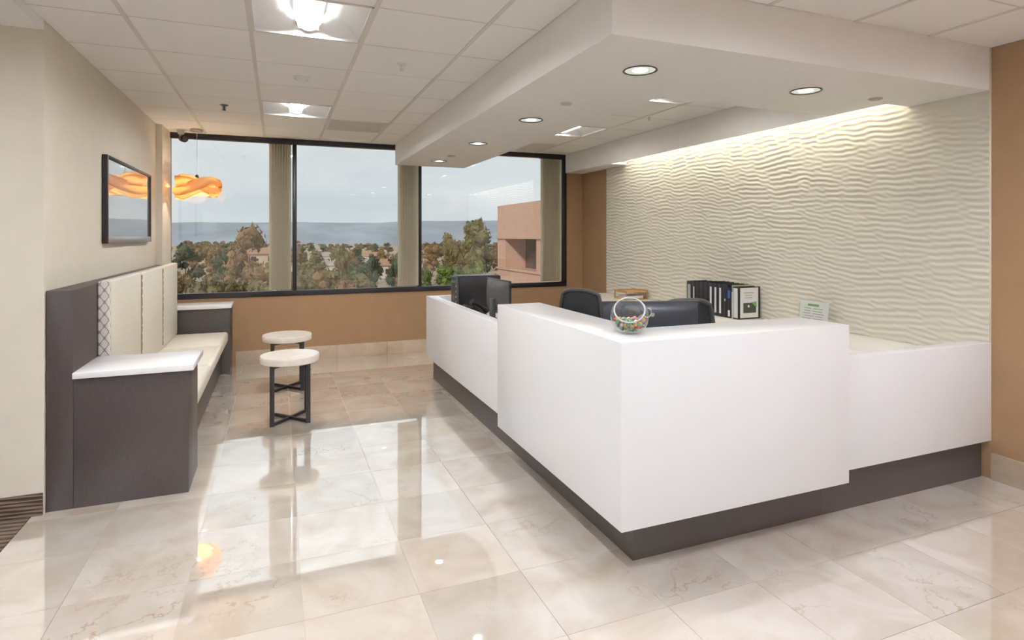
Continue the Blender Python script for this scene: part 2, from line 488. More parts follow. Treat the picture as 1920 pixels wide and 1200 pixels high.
# ================================================================== STRUCTURE
# ---- floor of marble tiles
TS = 0.457
flo = G().box(-1.222, XR, YF, YB, -0.25, -0.003).build('floor', 'grout')
struct(flo, 'polished cream marble floor laid in square tiles', 'floor')
tile_me = G().box(-TS / 2 + 0.0012, TS / 2 - 0.0012, -TS / 2 + 0.0012, TS / 2 - 0.0012, -0.012, 0.0).mesh('tile', 'marble_tile')
for i in range(-4, 10):
    for j in range(-8, 12):
        x0 = 0.097 + TS * i; y0 = 2.42 + TS * j
        x1 = x0 + TS; y1 = y0 + TS
        cx0, cx1, cy0, cy1 = max(x0, -1.222), min(x1, XR), y0, min(y1, YB)
        if cx1 - cx0 < 0.02 or cy1 - cy0 < 0.02 or y0 < -1.3: continue
        if cx0 == x0 and cx1 == x1 and cy1 == y1:
            inst('tile', tile_me, flo, (x0 + TS / 2, y0 + TS / 2, 0))
        else:
            cxm, cym = (cx0 + cx1) / 2, (cy0 + cy1) / 2
            hx_, hy_ = (cx1 - cx0) / 2 - 0.0012, (cy1 - cy0) / 2 - 0.0012
            inst('tile', G().box(-hx_, hx_, -hy_, hy_, -0.012, 0.0).mesh('tile', 'marble_tile'), flo, (cxm, cym, 0))
G().box(-1.222, XR, YF, 2.42 + TS * -8 - 0.001 if False else -1.24, -0.012, 0.0).build('tile', 'marble_tile', flo)

# carpeted hall on the left
car = G().box(-4.2, -1.224, YF, YW, -0.25, 0.002).build('carpet_floor', 'striped_carpet')
struct(car, 'brown ribbed carpet of the hall left of the marble floor', 'floor')

# ---- walls
wl = G().box(-4.2, XL, YW, YW + 0.12, 0, SLAB).box(XL - 0.14, XL, YW + 0.12, YB + 0.2, 0, SLAB).build('wall_left', 'wall_paint')
struct(wl, 'beige painted wall behind the bench, turning the corner at left', 'wall')
wb = G().box(XL - 0.14, XR + 0.2, YB, YB + 0.2, -0.25, ZS).box(3.843, XR + 0.2, YB, YB + 0.2, ZS, SLAB).box(XL - 0.14, 3.843, YB, YB + 0.2, H, SLAB).box(XL - 0.14, -1.128, YB, YB + 0.2, ZS, H).build('wall_back', 'brown_paint')
struct(wb, 'brown painted wall below and beside the windows', 'wall')
wr = G().box(XR, XR + 0.2, YF, YB, 0, SLAB).build('wall_right', 'brown_paint')
struct(wr, 'brown painted side wall carrying the white relief panel', 'wall')
wf = G().box(-4.4, XR + 0.2, YF - 0.2, YF, -0.25, SLAB).box(-4.4, -4.2, YF, YW + 0.12, -0.25, SLAB).build('wall_front', 'wall_paint')
struct(wf, 'beige wall behind the viewer', 'wall')
pil = G().box(XL, -1.112, 7.0, YB, 0, H).build('trim_1', 'wall_paint')
struct(pil, 'narrow beige pilaster at the left edge of the window', 'trim')

# ---- white relief panel with wind-blown ripples
rng = np.random.default_rng(3)


def vnoise(a, b_, seed):
    g = np.random.default_rng(seed).random((256, 256))
    ai = np.floor(a).astype(int); bi = np.floor(b_).astype(int); fa = a - ai; fb = b_ - bi
    fa = fa * fa * (3 - 2 * fa); fb = fb * fb * (3 - 2 * fb)
    def q(i, j): return g[i % 256, j % 256]
    return (q(ai, bi) * (1 - fa) + q(ai + 1, bi) * fa) * (1 - fb) + (q(ai, bi + 1) * (1 - fa) + q(ai + 1, bi + 1) * fa) * fb


PY0, PY1, PZ0, PZ1 = 2.252, 6.78, 0.757, SLAB - 0.02
ny, nzz = 250, 330
ys = np.linspace(PY0, PY1, ny); zs = np.linspace(PZ0, PZ1, nzz)
YY, ZZ = np.meshgrid(ys, zs)
HH = np.zeros_like(YY)
for q in range(26):                      # short-crested ripples: many wave trains crossing at small angles
    lam = rng.uniform(0.031, 0.047); th = rng.normal(0, 0.20)
    HH += np.cos(2 * PI / lam * (ZZ * math.cos(th) + YY * math.sin(th)) + rng.uniform(0, 2 * PI))
HH = HH / math.sqrt(13.0)
HH = 0.0038 * (1.2 + np.tanh(HH * 0.9))
XX = XR - 0.016 - HH
vs = np.stack([XX, YY, ZZ], -1).reshape(-1, 3).tolist()
fs = [(j * ny + i, j * ny + i + 1, (j + 1) * ny + i + 1, (j + 1) * ny + i) for j in range(nzz - 1) for i in range(ny - 1)]
gp = G(); gp.v = [tuple(p) for p in vs]; gp.f = fs
base = len(gp.v)
for edge in ([j * ny for j in range(nzz)], [j * ny + ny - 1 for j in range(nzz)]):
    k = len(gp.v)
    for q in edge: gp.v.append((XR, gp.v[q][1], gp.v[q][2]))
    for a in range(nzz - 1): gp.f.append((edge[a], edge[a + 1], k + a + 1, k + a))
rp = gp.build('relief_panel', 'relief_plaster', wr, smooth=True)
rp['label'] = 'white panel with a rippled sand-dune relief'

# ---- ceiling: slab above, tiles and grid below
cei = G().box(-4.4, XR + 0.2, YF - 0.2, YB + 0.2, SLAB, SLAB + 0.2).build('ceiling', 'white_paint')
struct(cei, 'white suspended ceiling of square tiles in a metal grid', 'ceiling')
hc = G().box(-4.2, XL, YF, YW, H - 0.052, SLAB).build('ceiling_hall', 'white_paint')
struct(hc, 'plain white plaster ceiling over the hall at far left', 'ceiling')
CT = 0.61
GX0, GY0 = -0.14, 3.02
IGX = 2.72
panel_me = {}
TROFF = []      # (x0, y0)
VENTS = []


def ceil_field(xa, xb, ya, yb, gx, skip):
    i0 = math.floor((xa - gx) / CT); i1 = math.ceil((xb - gx) / CT)
    j0 = math.floor((ya - GY0) / CT); j1 = math.ceil((yb - GY0) / CT)
    for i in range(i0, i1):
        for j in range(j0, j1):
            x0, x1 = max(gx + CT * i, xa), min(gx + CT * (i + 1), xb)
            y0, y1 = max(GY0 + CT * j, ya), min(GY0 + CT * (j + 1), yb)
            if x1 - x0 < 0.03 or y1 - y0 < 0.03: continue
            cx, cy = (x0 + x1) / 2, (y0 + y1) / 2
            if any(abs(cx - sx_ - CT / 2) < 0.05 and abs(cy - sy_ - CT / 2) < 0.05 for sx_, sy_ in skip): continue
            key = (round(x1 - x0, 3), round(y1 - y0, 3))
            if key not in panel_me:
                a, c = key[0] / 2 - 0.003, key[1] / 2 - 0.003
                panel_me[key] = G().box(-a, a, -c, c, 0, 0.018).mesh('ceiling_tile', 'ceiling_board')
            inst('ceiling_tile', panel_me[key], cei, (cx, cy, H))
    for i in range(i0, i1 + 1):
        x = gx + CT * i
        if xa + 0.02 < x < xb - 0.02:
            G().box(x - 0.012, x + 0.012, ya, yb, H - 0.004, H + 0.02).build('grid_bar', 'grid_metal', cei)
    for j in range(j0, j1 + 1):
        y = GY0 + CT * j
        if ya + 0.02 < y < yb - 0.02:
            G().box(xa, xb, y - 0.005, y + 0.005, H - 0.001, H + 0.02).build('cross_bar', 'grid_metal', cei)


rowy = lambda k: GY0 + CT * k
T_main = [(GX0, rowy(0)), (GX0, rowy(4))]
T_inner = [(IGX, rowy(4)), (IGX, rowy(1))]
T_back = [(GX0, rowy(-4)), (GX0, rowy(-8)), (GX0 + 3 * CT, rowy(-4)), (GX0 + 3 * CT, rowy(-8)), (GX0 + 6 * CT, rowy(-4)), (GX0 + 6 * CT, rowy(-8))]
V_main = [(GX0 + CT, rowy(5))]
V_inner = [(IGX, rowy(6))]
SX0, SX1, SY0, SY1, SX2 = 1.3845, 2.2955, 2.2524, 3.185, 3.822
ceil_field(XL, SX0, YF, YB, GX0, T_main + T_back + V_main)
ceil_field(SX0, XR, YF, SY0, GX0, T_back)
ceil_field(SX1, SX2, SY1, YB, IGX, T_inner + V_inner)

# ---- dropped plaster soffit around the desk
g = G()
g.box(SX0, SX1, SY0, 7.42, SZ, SLAB)
g.box(SX1, 3.85, SY0, SY1, SZ, SLAB)
g.box(3.85, XR, SY0, 2.75, SZ, SLAB)
g.box(SX2, 3.85, SY1, YB, SZ, SLAB)
g.box(3.85, XR, 6.30, YB, SZ, SZ + 0.03)
sf = g.build('trim_2', 'white_paint')
struct(sf, 'white plaster soffit dropped below the ceiling above the desk', 'soffit')

# ---- windows
X1, X2, XW0, XW1 = 0.191, 1.712, -1.128, 3.843
win = empty('window_1', (1.3, YB, ZS))
struct(win, 'wide three-pane window in a black metal frame', 'window')
G().box(XW0, XW1, YB - 0.012, YB + 0.06, H - 0.062, H - 0.001).build('head_frame', 'frame_black', win, bevel=0.003)
G().box(XW0, XW1, YB - 0.012, YB + 0.06, ZS, ZS + 0.062).build('bottom_frame', 'frame_black', win, bevel=0.003)
G().box(XW0, XW0 + 0.012, YB - 0.005, YB + 0.06, ZS + 0.062, H - 0.062).build('side_frame', 'white_paint', win)
G().box(XW1 - 0.075, XW1, YB - 0.012, YB + 0.06, ZS + 0.062, H - 0.062).build('side_frame', 'frame_black', win, bevel=0.003)
for xm in (X1, X2):
    G().box(xm - 0.024, xm + 0.024, YB - 0.012, YB + 0.06, ZS + 0.062, H - 0.062).build('mullion', 'frame_black', win, bevel=0.003)
for a, c in ((XW0 + 0.012, X1 - 0.024), (X1 + 0.024, X2 - 0.024), (X2 + 0.024, XW1 - 0.075)):
    G().box(a, c, YB + 0.03, YB + 0.038, ZS + 0.062, H - 0.062).build('pane', 'window_glass', win)

# ---- stone skirting in pieces
bbk = empty('baseboard_back', (0, YB, 0)); struct(bbk, 'cream marble skirting below the windows', 'baseboard')
x = -0.45
k = 0
while x < XR - 0.02:
    x2 = min(x + (0.61 if k else 0.52), XR)
    G().box(x + 0.001, x2 - 0.001, YB - 0.014, YB, 0, 0.165).build('stone', 'marble_skirting', bbk, bevel=0.0015)
    x = x2; k += 1
bbr = empty('baseboard_right', (XR, 0, 0)); struct(bbr, 'cream marble skirting along the brown right wall', 'baseboard')
y = 2.2505
while y > YF + 0.02:
    y2 = max(y - 0.61, YF)
    G().box(XR - 0.014, XR, y2 + 0.001, y - 0.001, 0, 0.163).build('stone', 'marble_skirting', bbr, bevel=0.0015)
    y = y2
bbl = G().box(-4.2, XL - 0.004, YW - 0.012, YW, 0, 0.118).build('baseboard_left', 'striped_carpet')
struct(bbl, 'brown carpet strip along the foot of the beige wall', 'baseboard')

# ================================================================== CEILING FIXTURES


def troffer(x0, y0, label, lamp='added_troffer_lens'):
    t = empty('ceiling_light', (x0 + CT / 2, y0 + CT / 2, H))
    a = CT / 2 - 0.004
    dep = 0.13
    # frame ring
    g = G()
    for q in ((-a, a, -a, -a + 0.018), (-a, a, a - 0.018, a), (-a, -a + 0.018, -a, a), (a - 0.018, a, -a, a)):
        g.box(q[0], q[1], q[2], q[3], -0.003, 0.012)
    g.build('frame', 'troffer_white', t, local=True)
    # curved reflectors either side of the basket
    i = a - 0.016
    for s_ in (-1, 1):
        g = G(); vs = []; K = 10
        for kk in range(K + 1):
            f = kk / K
            xx = s_ * (i - (i - 0.085) * f); zz = 0.012 + dep * math.sin(f * PI / 2)
            vs += [(xx, -i, zz), (xx, i, zz)]
        g.add(vs, [(2 * kk, 2 * kk + 1, 2 * kk + 3, 2 * kk + 2) for kk in range(K)])
        g.build('reflector', 'troffer_white', t, smooth=True, local=True)
    # sloping end plates cut to the reflector curve
    prof = [(i - (i - 0.085) * kk / 10, 0.012 + dep * math.sin(kk / 10 * PI / 2)) for kk in range(11)]
    pts_ = [(-p, q) for p, q in prof] + [(p, q) for p, q in reversed(prof)]
    for s_ in (-1, 1):
        K_ = len(pts_) // 2
        vs_ = [(p, s_ * (i - 0.07 * (q - 0.012) / dep), q) for p, q in pts_]
        G().add(vs_, [(q_, q_ + 1, 2 * K_ - 2 - q_, 2 * K_ - 1 - q_) for q_ in range(K_ - 1)]).build('end_plate', 'troffer_white', t, local=True)
    G().box(-a, a, -a, a, dep + 0.03, dep + 0.04).build('housing', 'troffer_white', t, local=True)
    # half round lamp basket; lens and lips added to throw light down, off the reflectors
    K = 14; R_ = 0.084; L_ = i - 0.045
    sec = [(R_ * math.cos(PI + PI * kk / K), 0.14 + 0.098 * math.sin(PI + PI * kk / K)) for kk in range(K + 1)]
    sec = [p for p in sec if p[1] >= 0.062]
    g = G(); g.prism(sec, -L_, L_, 'y')
    g.build('lamp_basket', 'basket_glow', t, smooth=False, local=True)
    G().box(-0.052, 0.052, -L_ + 0.004, L_ - 0.004, 0.046, 0.048).build('added_lens', lamp, t, local=True)
    for s_ in (-1, 1):
        G().prism([(s_ * 0.0535, 0.030), (s_ * 0.0555, 0.030), (s_ * 0.064, 0.066), (s_ * 0.060, 0.066)][::s_], -L_, L_, 'y').build('added_shield_lip', 'basket_glow', t, local=True)
        G().prism([(p, q) for p, q in [(R_ * 1.04 * math.cos(PI + PI * kk / K), 0.14 + 0.122 * math.sin(PI + PI * kk / K)) for kk in range(K + 1)]], s_ * L_, s_ * (L_ + 0.006), 'y').build('basket_end', 'troffer_white', t, local=True)
    for s_ in (-1, 1):
        G().box(-0.0535, 0.0535, min(s_ * (L_ - 0.003), s_ * L_), max(s_ * (L_ - 0.003), s_ * L_), 0.030, 0.066).build('added_shield_lip', 'basket_glow', t, local=True)
    tag(t, label, 'ceiling light', 'square recessed lights in the tile ceiling')
    return t


troffer(*T_main[0], 'square recessed ceiling light with curved lamp, nearest, cut by the top edge')
troffer(*T_main[1], 'square recessed ceiling light nearer the window, over the two stools')
troffer(*T_inner[0], 'square recessed ceiling light inside the soffit, the one nearer the window', 'added_inner_lens')
troffer(*T_inner[1], 'square recessed ceiling light inside the soffit, nearly hidden by its front band', 'added_inner_lens')
for k, p in enumerate(T_back):  # unseen lamps added for fill on the desk front and near floor
    troffer(*p, 'square fill light added in the unseen ceiling behind the viewer', 'room_fill')


# unseen panels added over the hall to brighten desk side, wall and floor
for k, (hx0, hy0) in enumerate(((-2.3, 2.3), (-2.3, 0.4), (-2.3, -1.5))):
    t = empty('fill_panel', (hx0, hy0, H - 0.052))
    G().box(-0.31, 0.31, -0.61, 0.61, -0.03, 0.0).build('frame', 'white_plastic', t, bevel=0.004, local=True)
    G().box(-0.28, 0.28, -0.58, 0.58, -0.032, -0.0302).build('fill_diffuser', 'hall_fill', t, local=True)
    tag(t, 'flat rectangular fill light added over the carpeted hall, %s of three' % ['nearest the bench', 'middle', 'rearmost'][k], 'ceiling light')


def vent(x0, y0, label):
    t = empty('air_vent', (x0 + CT / 2, y0 + CT / 2, H))
    a = CT / 2 - 0.006
    g = G()
    for q in ((-a, a, -a, -a + 0.025), (-a, a, a - 0.025, a), (-a, -a + 0.025, -a, a), (a - 0.025, a, -a, a)):
        g.box(*q, -0.002, 0.012)
    g.build('frame', 'vent_gray', t, local=True)
    me = G().box(-a + 0.025, a - 0.025, -0.003, 0.003, 0.0, 0.014).mesh('slat', 'vent_gray')
    for k in range(36):
        inst('slat', me, t, (0, -a + 0.035 + k * (2 * a - 0.07) / 35, 0))
    G().box(-a, a, -a, a, 0.015, 0.02).build('back_plate', 'vent_gray', t, local=True)
    tag(t, label, 'air vent')


vent(*V_main[0], 'grey square ceiling grille beside the soffit near the window')
vent(*V_inner[0], 'grey square ceiling grille inside the soffit, above the right window')


def downlight(x, y, label):
    t = empty('downlight', (x, y, SZ))
    G().lathe([(0.092, 0.0), (0.094, -0.004), (0.089, -0.006), (0.083, -0.004), (0.080, 0.0)], seg=40).build('trim_ring', 'ring_dark', t, smooth=True, local=True)
    G().lathe([(0.081, -0.0015), (0.041, -0.001)], seg=40).build('frosted_ring', 'frosted_glow', t, local=True)
    G().disc((0, 0), 0.041, -0.0012, 36).build('lens', 'down_lamp', t, local=True)
    tag(t, label, 'downlight', 'round downlights in the soffit')


for x, y, l in ((1.83, 2.69, 'largest round downlight, at the near corner of the soffit'), (3.04, 2.685, 'round downlight in the front soffit band, nearest the relief wall'),
                (1.824, 4.15, 'second round downlight from the soffit corner toward the window'), (1.81, 5.40, 'third round downlight from the soffit corner toward the window'), (1.80, 6.83, 'small far round downlight at the window end of the soffit')):
    downlight(x, y, l)


def cover_disc(x, y, z, r, label, cat, name, mat='disc_gray'):
    o = G().lathe([(1e-4, -0.008), (r * 0.8, -0.008), (r * 0.95, -0.005), (r, 0.0)], seg=28).build(name, mat, smooth=True)
    o.location = (x, y, z)
    tag(o, label, cat)


cover_disc(1.82, 3.546, SZ, 0.043, 'flat round cover plate between the first and second downlights', 'cover plate', 'ceiling_cover_plate')
cover_disc(1.81, 6.33, SZ, 0.045, 'flat round cover plate beside the farthest downlight', 'cover plate', 'ceiling_cover_plate')
cover_disc(3.64, 2.67, SZ, 0.043, 'flat round cover plate close to the relief wall', 'cover plate', 'ceiling_cover_plate')

# smoke detector / speaker and sprinklers on the tile ceiling
t = empty('ceiling_detector', (0.165, 4.56, H))
G().lathe([(0.055, 0), (0.055, -0.008), (0.048, -0.014), (0.03, -0.014), (0.028, -0.024), (1e-4, -0.026)], seg=32).build('housing', 'ceiling_board', t, smooth=True, local=True)
G().lathe([(0.049, -0.0145), (0.047, -0.017), (0.045, -0.0145)], seg=32).build('rim', 'grid_metal', t, local=True)
tag(t, 'round white ceiling detector between the two recessed lights', 'detector')


def sprinkler(x, y, mat, label):
    t = empty('ceiling_sprinkler', (x, y, H))
    G().lathe([(1e-4, 0), (0.036, 0), (0.034, -0.006), (0.012, -0.012), (1e-4, -0.012)], seg=20).build('escutcheon', mat, t, smooth=True, local=True)
    g = G().cyl((0, 0), 0.007, -0.045, -0.01, 10)
    g.bar((0.012, 0, -0.012), (0.012, 0, -0.045), 0.004, 0.004).bar((-0.012, 0, -0.012), (-0.012, 0, -0.045), 0.004, 0.004)
    g.build('frame', mat, t, local=True)
    G().cyl((0, 0), 0.016, -0.049, -0.045, 14).build('deflector', mat, t, local=True)
    tag(t, label, 'sprinkler')


sprinkler(-0.44, 5.77, 'steel_dark', 'dark fire sprinkler in the ceiling near the hanging lamp')
sprinkler(0.78, 3.94, 'white_plastic', 'small white fire sprinkler in the ceiling beside the soffit')
sprinkler(3.335, 4.75, 'white_plastic', 'tiny white fire sprinkler in the ceiling inside the soffit')

# cove light strip hidden behind the fascia
t = empty('cove_light', (3.92, 4.55, 2.66))
G().box(3.865, 3.935, 2.80, 6.26, 2.655, 2.70).build('channel', 'white_plastic', t)
G().box(3.875, 3.925, 2.82, 6.24, 2.640, 2.655).build('lamp_strip', 'cove_lamp', t)
for yy in (2.80, 4.0, 5.1, 6.2):
    G().box(3.85, 3.865, yy, yy + 0.05, 2.62, 2.72).build('bracket', 'white_plastic', t)
tag(t, 'long warm light strip in the slot along the top of the relief wall', 'cove light')

# ================================================================== VERTICAL BLINDS


def blind(xa, xb, n_, ang, label):
    t = empty('vertical_blind', ((xa + xb) / 2, YB - 0.07, 0.87))
    G().box(xa - 0.01, xb + 0.01, YB - 0.085, YB - 0.055, 2.585, 2.603).build('head_rail', 'frame_black', t)
    hw = 0.0445
    K = 5
    sec = []
    for k in range(K + 1):
        s_ = -hw + 2 * hw * k / K
        sec.append((s_, 0.006 * (1 - (s_ / hw) ** 2)))
    poly = sec + [(p, q - 0.0015) for p, q in reversed(sec)]
    ca_, sa_ = math.cos(ang), math.sin(ang)
    poly = [(p * ca_ - q * sa_, p * sa_ + q * ca_) for p, q in poly]
    me = G().prism(poly[::-1], 0.0, 1.715).mesh('slat', 'blind_fabric')
    w_ = hw * abs(ca_)
    for k in range(n_):
        x = xa + w_ + (xb - xa - 2 * w_) * k / (n_ - 1)
        inst('slat', me, t, (x - t.location.x, -0.0, 0))
    tag(t, label, 'blind', 'vertical blinds drawn aside')


blind(-0.09, 0.150, 8, 1.15, 'beige vertical blind bunched at the right of the left window pane')
blind(1.41, 1.684, 8, 0.42, 'beige vertical blind bunched at the right of the middle window pane')
blind(3.395, 3.735, 10, 0.42, 'beige vertical blind bunched at the right of the right window pane')

# ================================================================== RECEPTION DESK
TX, TY, TZ, DB = 1.358, 2.135, 1.047, 0.2365
desk = empty('reception_desk', (2.4, 4.0, 0))
tag(desk, 'white L-shaped reception desk on a dark plinth', 'reception desk')
g = G().prism([(TX, TY), (2.718, TY), (2.718, TY + 0.31), (TX + 0.31, TY + 0.31), (TX + 0.31, 3.644), (TX, 3.644)], DB, TZ)
g.build('tall_counter', 'counter_white', desk, bevel=0.003)
# lower wings
g = G().prism([(1.4555, 3.640), (1.553, 3.640), (1.553, 5.955), (2.02, 5.955), (2.02, 6.053), (1.4555, 6.053)], DB, 0.8736)
g.build('low_counter', 'counter_white', desk, bevel=0.003)
G().box(2.714, XR - 0.001, 2.2505, 2.345, DB, 0.843).build('low_counter', 'counter_white', desk, bevel=0.003)
# plinth
G().box(1.526, 1.58, 2.36, 6.035, 0.0, DB + 0.02).build('plinth', 'kick_laminate', desk)
G().box(1.526, 2.715, 2.30, 2.36, 0.0, DB + 0.02).build('plinth', 'kick_laminate', desk)
G().box(2.717, XR - 0.016, 2.30, 2.36, 0.0, DB + 0.02).build('plinth', 'kick_laminate', desk)
G().box(1.58, 2.00, 5.98, 6.035, 0.0, DB + 0.02).build('plinth', 'kick_laminate', desk)
# inner worktop
g = G().prism([(1.555, 2.447), (3.50, 2.447), (3.50, 3.05), (2.25, 3.05), (2.25, 5.953), (1.555, 5.953)], 0.726, 0.756)
for k, p in enumerate(g.v):
    pass
wt = G().box(1.670, 2.25, 3.05, 5.953, 0.726, 0.756).box(1.555, 1.670, 3.646, 5.953, 0.726, 0.756).box(1.670, 3.50, 2.447, 3.05, 0.726, 0.756).box(2.72, 3.50, 2.346, 2.447, 0.726, 0.756)
wt.build('worktop', 'worktop_white', desk)
G().box(1.585, 1.60, 2.37, 5.94, 0.0, 0.726).build('inner_panel', 'worktop_white', desk)
G().box(1.60, 3.40, 2.365, 2.38, 0.0, 0.726).build('inner_panel', 'worktop_white', desk)

# back counter along the relief wall
bc = empty('back_counter', (3.8, 4.6, 0))
G().box(3.502, XR - 0.001, 2.347, 6.70, 0.722, 0.756).build('worktop', 'worktop_white', bc, bevel=0.002)
for k in range(5):
    ya = 2.40 + k * 0.86
    G().box(3.56, XR - 0.03, ya, ya + 0.85, 0.08, 0.721).build('cabinet', 'worktop_white', bc, bevel=0.002)
    d = G().box(3.542, 3.559, ya + 0.004, ya + 0.846, 0.09, 0.715).build('door', 'worktop_white', bc, bevel=0.002)
    G().box(3.525, 3.541, ya + 0.35, ya + 0.50, 0.64, 0.655).build('handle', 'chrome', d)
G().box(3.62, XR - 0.03, 2.40, 6.70, 0, 0.08).build('plinth', 'kick_laminate', bc)
tag(bc, 'pale back counter running below the relief wall', 'counter')

# ================================================================== BENCH
bn = empty('bench', (-0.8, 5.6, 0))
tag(bn, 'dark wood built-in bench with cream cushions along the beige wall', 'bench')
BY0, BY1 = 3.888, 4.30
G().box(XL + 0.004, -1.044, BY0, 6.995, 0.0, 1.203).build('back_panel', 'dark_laminate', bn, bevel=0.002)
G().box(-1.043, -0.483, BY0, BY1, 0.0, 0.716).build('end_panel', 'dark_laminate', bn, bevel=0.002)
G().box(-1.043, -0.455, BY0 - 0.025, 4.345, 0.717, 0.751).build('arm_top', 'counter_white', bn, bevel=0.003)
G().box(-1.106, -0.483, 7.075, YB - 0.016, 0.0, 0.716).build('end_panel', 'dark_laminate', bn, bevel=0.002)
G().box(-1.106, -0.465, 7.05, YB - 0.016, 0.717, 0.751).build('arm_top', 'counter_white', bn, bevel=0.003)
G().box(-1.043, -0.575, BY1 + 0.002, 7.073, 0.0, 0.352).build('seat_base', 'dark_laminate', bn, bevel=0.002)
cuts = [4.35, 5.285, 6.19, 7.045]
for k in range(3):
    c0, c1 = cuts[k], cuts[k + 1]
    if k == 0:
        bk = G().box(-1.043, -0.980, c0 + 0.045, c1 - 0.002, 0.47, 1.222).build('back_cushion', 'cream_vinyl', bn, bevel=0.014, segs=3)
        e_ = G().box(-1.043, -0.982, c0, c0 + 0.046, 0.47, 1.218).build('end_boxing', 'lattice_fabric', bk, bevel=0.008, segs=3)
        e_['label'] = 'cream fabric with a brown quatrefoil lattice'
    else:
        bk = G().box(-1.043, -0.980, c0 + 0.002, c1 - 0.002, 0.47, 1.222).build('back_cushion', 'cream_vinyl', bn, bevel=0.014, segs=3)
    sk = G().box(-1.043, -0.497, max(c0, BY1 + 0.004) + 0.001, min(c1, 7.07) - 0.001, 0.353, 0.466).build('seat_cushion', 'cream_vinyl', bn, bevel=0.028, segs=4)
    if k < 2:
        pth = [(-0.979, c1 + 0.004 * math.sin(q * 1.3) * (1 if k == 0 else 0.3), 0.50 + 0.70 * q / 24) for q in range(25)]
        G().tube(pth, 0.0075, 6).build('welt', 'seam_thread', bk)

# ================================================================== STOOLS


def stool(x, y, rz, label):
    t = empty('stool', (x, y, 0), rz)
    R_ = 0.2335
    G().lathe([(1e-4, 0.475), (R_ - 0.010, 0.475), (R_ - 0.004, 0.480), (R_ - 0.002, 0.525), (R_ - 0.008, 0.533), (1e-4, 0.533)], seg=56).build('top', 'stool_stone', t, smooth=True, local=True)
    hx_, hy_ = 0.135, 0.158
    c = [(-hx_, -hy_), (hx_, -hy_), (hx_, hy_), (-hx_, hy_)]
    for px, py in c:
        G().box(px - 0.017, px + 0.017, py - 0.011, py + 0.011, 0.0, 0.475).build('leg', 'leg_black', t, bevel=0.002, local=True)
    G().bar((c[0][0], c[0][1], 0.014), (c[2][0], c[2][1], 0.014), 0.022, 0.020).build('cross_bar', 'leg_black', t, local=True)
    G().bar((c[1][0], c[1][1], 0.0145), (c[3][0], c[3][1], 0.0145), 0.022, 0.020).build('cross_bar', 'leg_black', t, local=True)
    G().bar((c[0][0], c[0][1], 0.463), (c[2][0], c[2][1], 0.463), 0.03, 0.02).build('top_bar', 'leg_black', t, local=True)
    G().bar((c[1][0], c[1][1], 0.4635), (c[3][0], c[3][1], 0.4635), 0.03, 0.02).build('top_bar', 'leg_black', t, local=True)
    tag(t, label, 'stool', 'stone-topped stools beside the bench')


stool(0.095, 5.135, 0.0, 'round stone-topped stool with black crossed legs, nearer one')
stool(0.090, 6.20, 0.0, 'round stone-topped stool with black crossed legs, farther one by the window wall')

# ================================================================== PICTURE
pf = empty('framed_picture', (XL, 5.77, 1.77))
FY0, FY1, FZ0, FZ1 = 4.985, 6.56, 1.448, 2.09
fw = 0.032
for y0, y1, z0, z1, mt in ((FY0, FY0 + fw, FZ0, FZ1, 'frame_black'), (FY1 - fw, FY1, FZ0, FZ1, 'frame_black'), (FY0 + fw, FY1 - fw, FZ1 - fw * 0.6, FZ1, 'frame_black'), (FY0 + fw, FY1 - fw, FZ0, FZ0 + 0.05, 'silver')):
    G().box(XL + 0.002, XL + 0.036, y0, y1, z0, z1).build('frame_bar', mt, pf, bevel=0.002)
G().box(XL + 0.004, XL + 0.022, FY0 + fw, FY1 - fw, FZ0 + 0.05, FZ1 - fw * 0.6).build('glazing', 'glazed_print', pf)
tag(pf, 'wide glazed picture in a slim black frame on the beige wall', 'picture')

# ================================================================== PENDANT LAMP
LX, LY, LZ = -0.815, 7.19, 2.03
pn = empty('pendant_lamp', (LX, LY, H))
G().lathe([(1e-4, -0.028), (0.060, -0.028), (0.066, -0.022), (0.066, -0.002), (1e-4, -0.002)], (LX, LY, H), 32).build('canopy', 'silver', pn, smooth=True)
G().tube([(LX, LY, H - 0.028), (LX, LY, LZ + 0.10)], 0.0022, 8).build('cord', 'white_plastic', pn)
G().lathe([(1e-4, 0.14), (0.012, 0.14), (0.020, 0.12), (0.020, 0.05), (1e-4, 0.05)], (LX, LY, LZ), 16).build('socket', 'steel_dark', pn, smooth=True)
G().lathe([(0.034 * math.sin(a), 0.034 * -math.cos(a) * 1.15 + 0.012) for a in [PI * q / 10 + 1e-3 for q in range(10)] + [PI - 1e-3]], (LX, LY, LZ), 16).build('bulb', 'bulb', pn, smooth=True)


CAMA = math.atan2(-LY, -LX)


def ribbon(R0, tilt_, wid, zoff, lobes, ph, lean0):
    # a tilted veneer ring: high on one side, low on the other, its edge waving in and out
    K = 120; vs = []; fs = []
    for q in range(K):
        a = 2 * PI * q / K                      # azimuth measured from the viewing side
        r = R0 * (1 + 0.09 * math.cos(lobes * a + ph))
        zc = zoff + tilt_ * math.sin(a) + 0.014 * math.sin(lobes * a + ph)
        hw0 = wid / 2 * (1 + 0.22 * math.cos(2 * a + ph))
        lean = lean0 * math.sin(2 * a + ph)
        for s_ in (-1, -0.33, 0.33, 1):
            hw = hw0 * s_
            rr = r + hw * lean + 0.014 * (1 - s_ * s_)
            vs.append((LX + rr * math.cos(CAMA + a), LY + rr * math.sin(CAMA + a), LZ + zc + hw))
    for q in range(K):
        for j in range(3):
            a = q * 4 + j; b_ = ((q + 1) % K) * 4 + j
            fs.append((a, b_, b_ + 1, a + 1))
    o = G().add(vs, fs).build('veneer_strip', 'wood_veneer', pn, smooth=True)
    sm = o.modifiers.new('thickness', 'SOLIDIFY'); sm.thickness = 0.0012
    return o


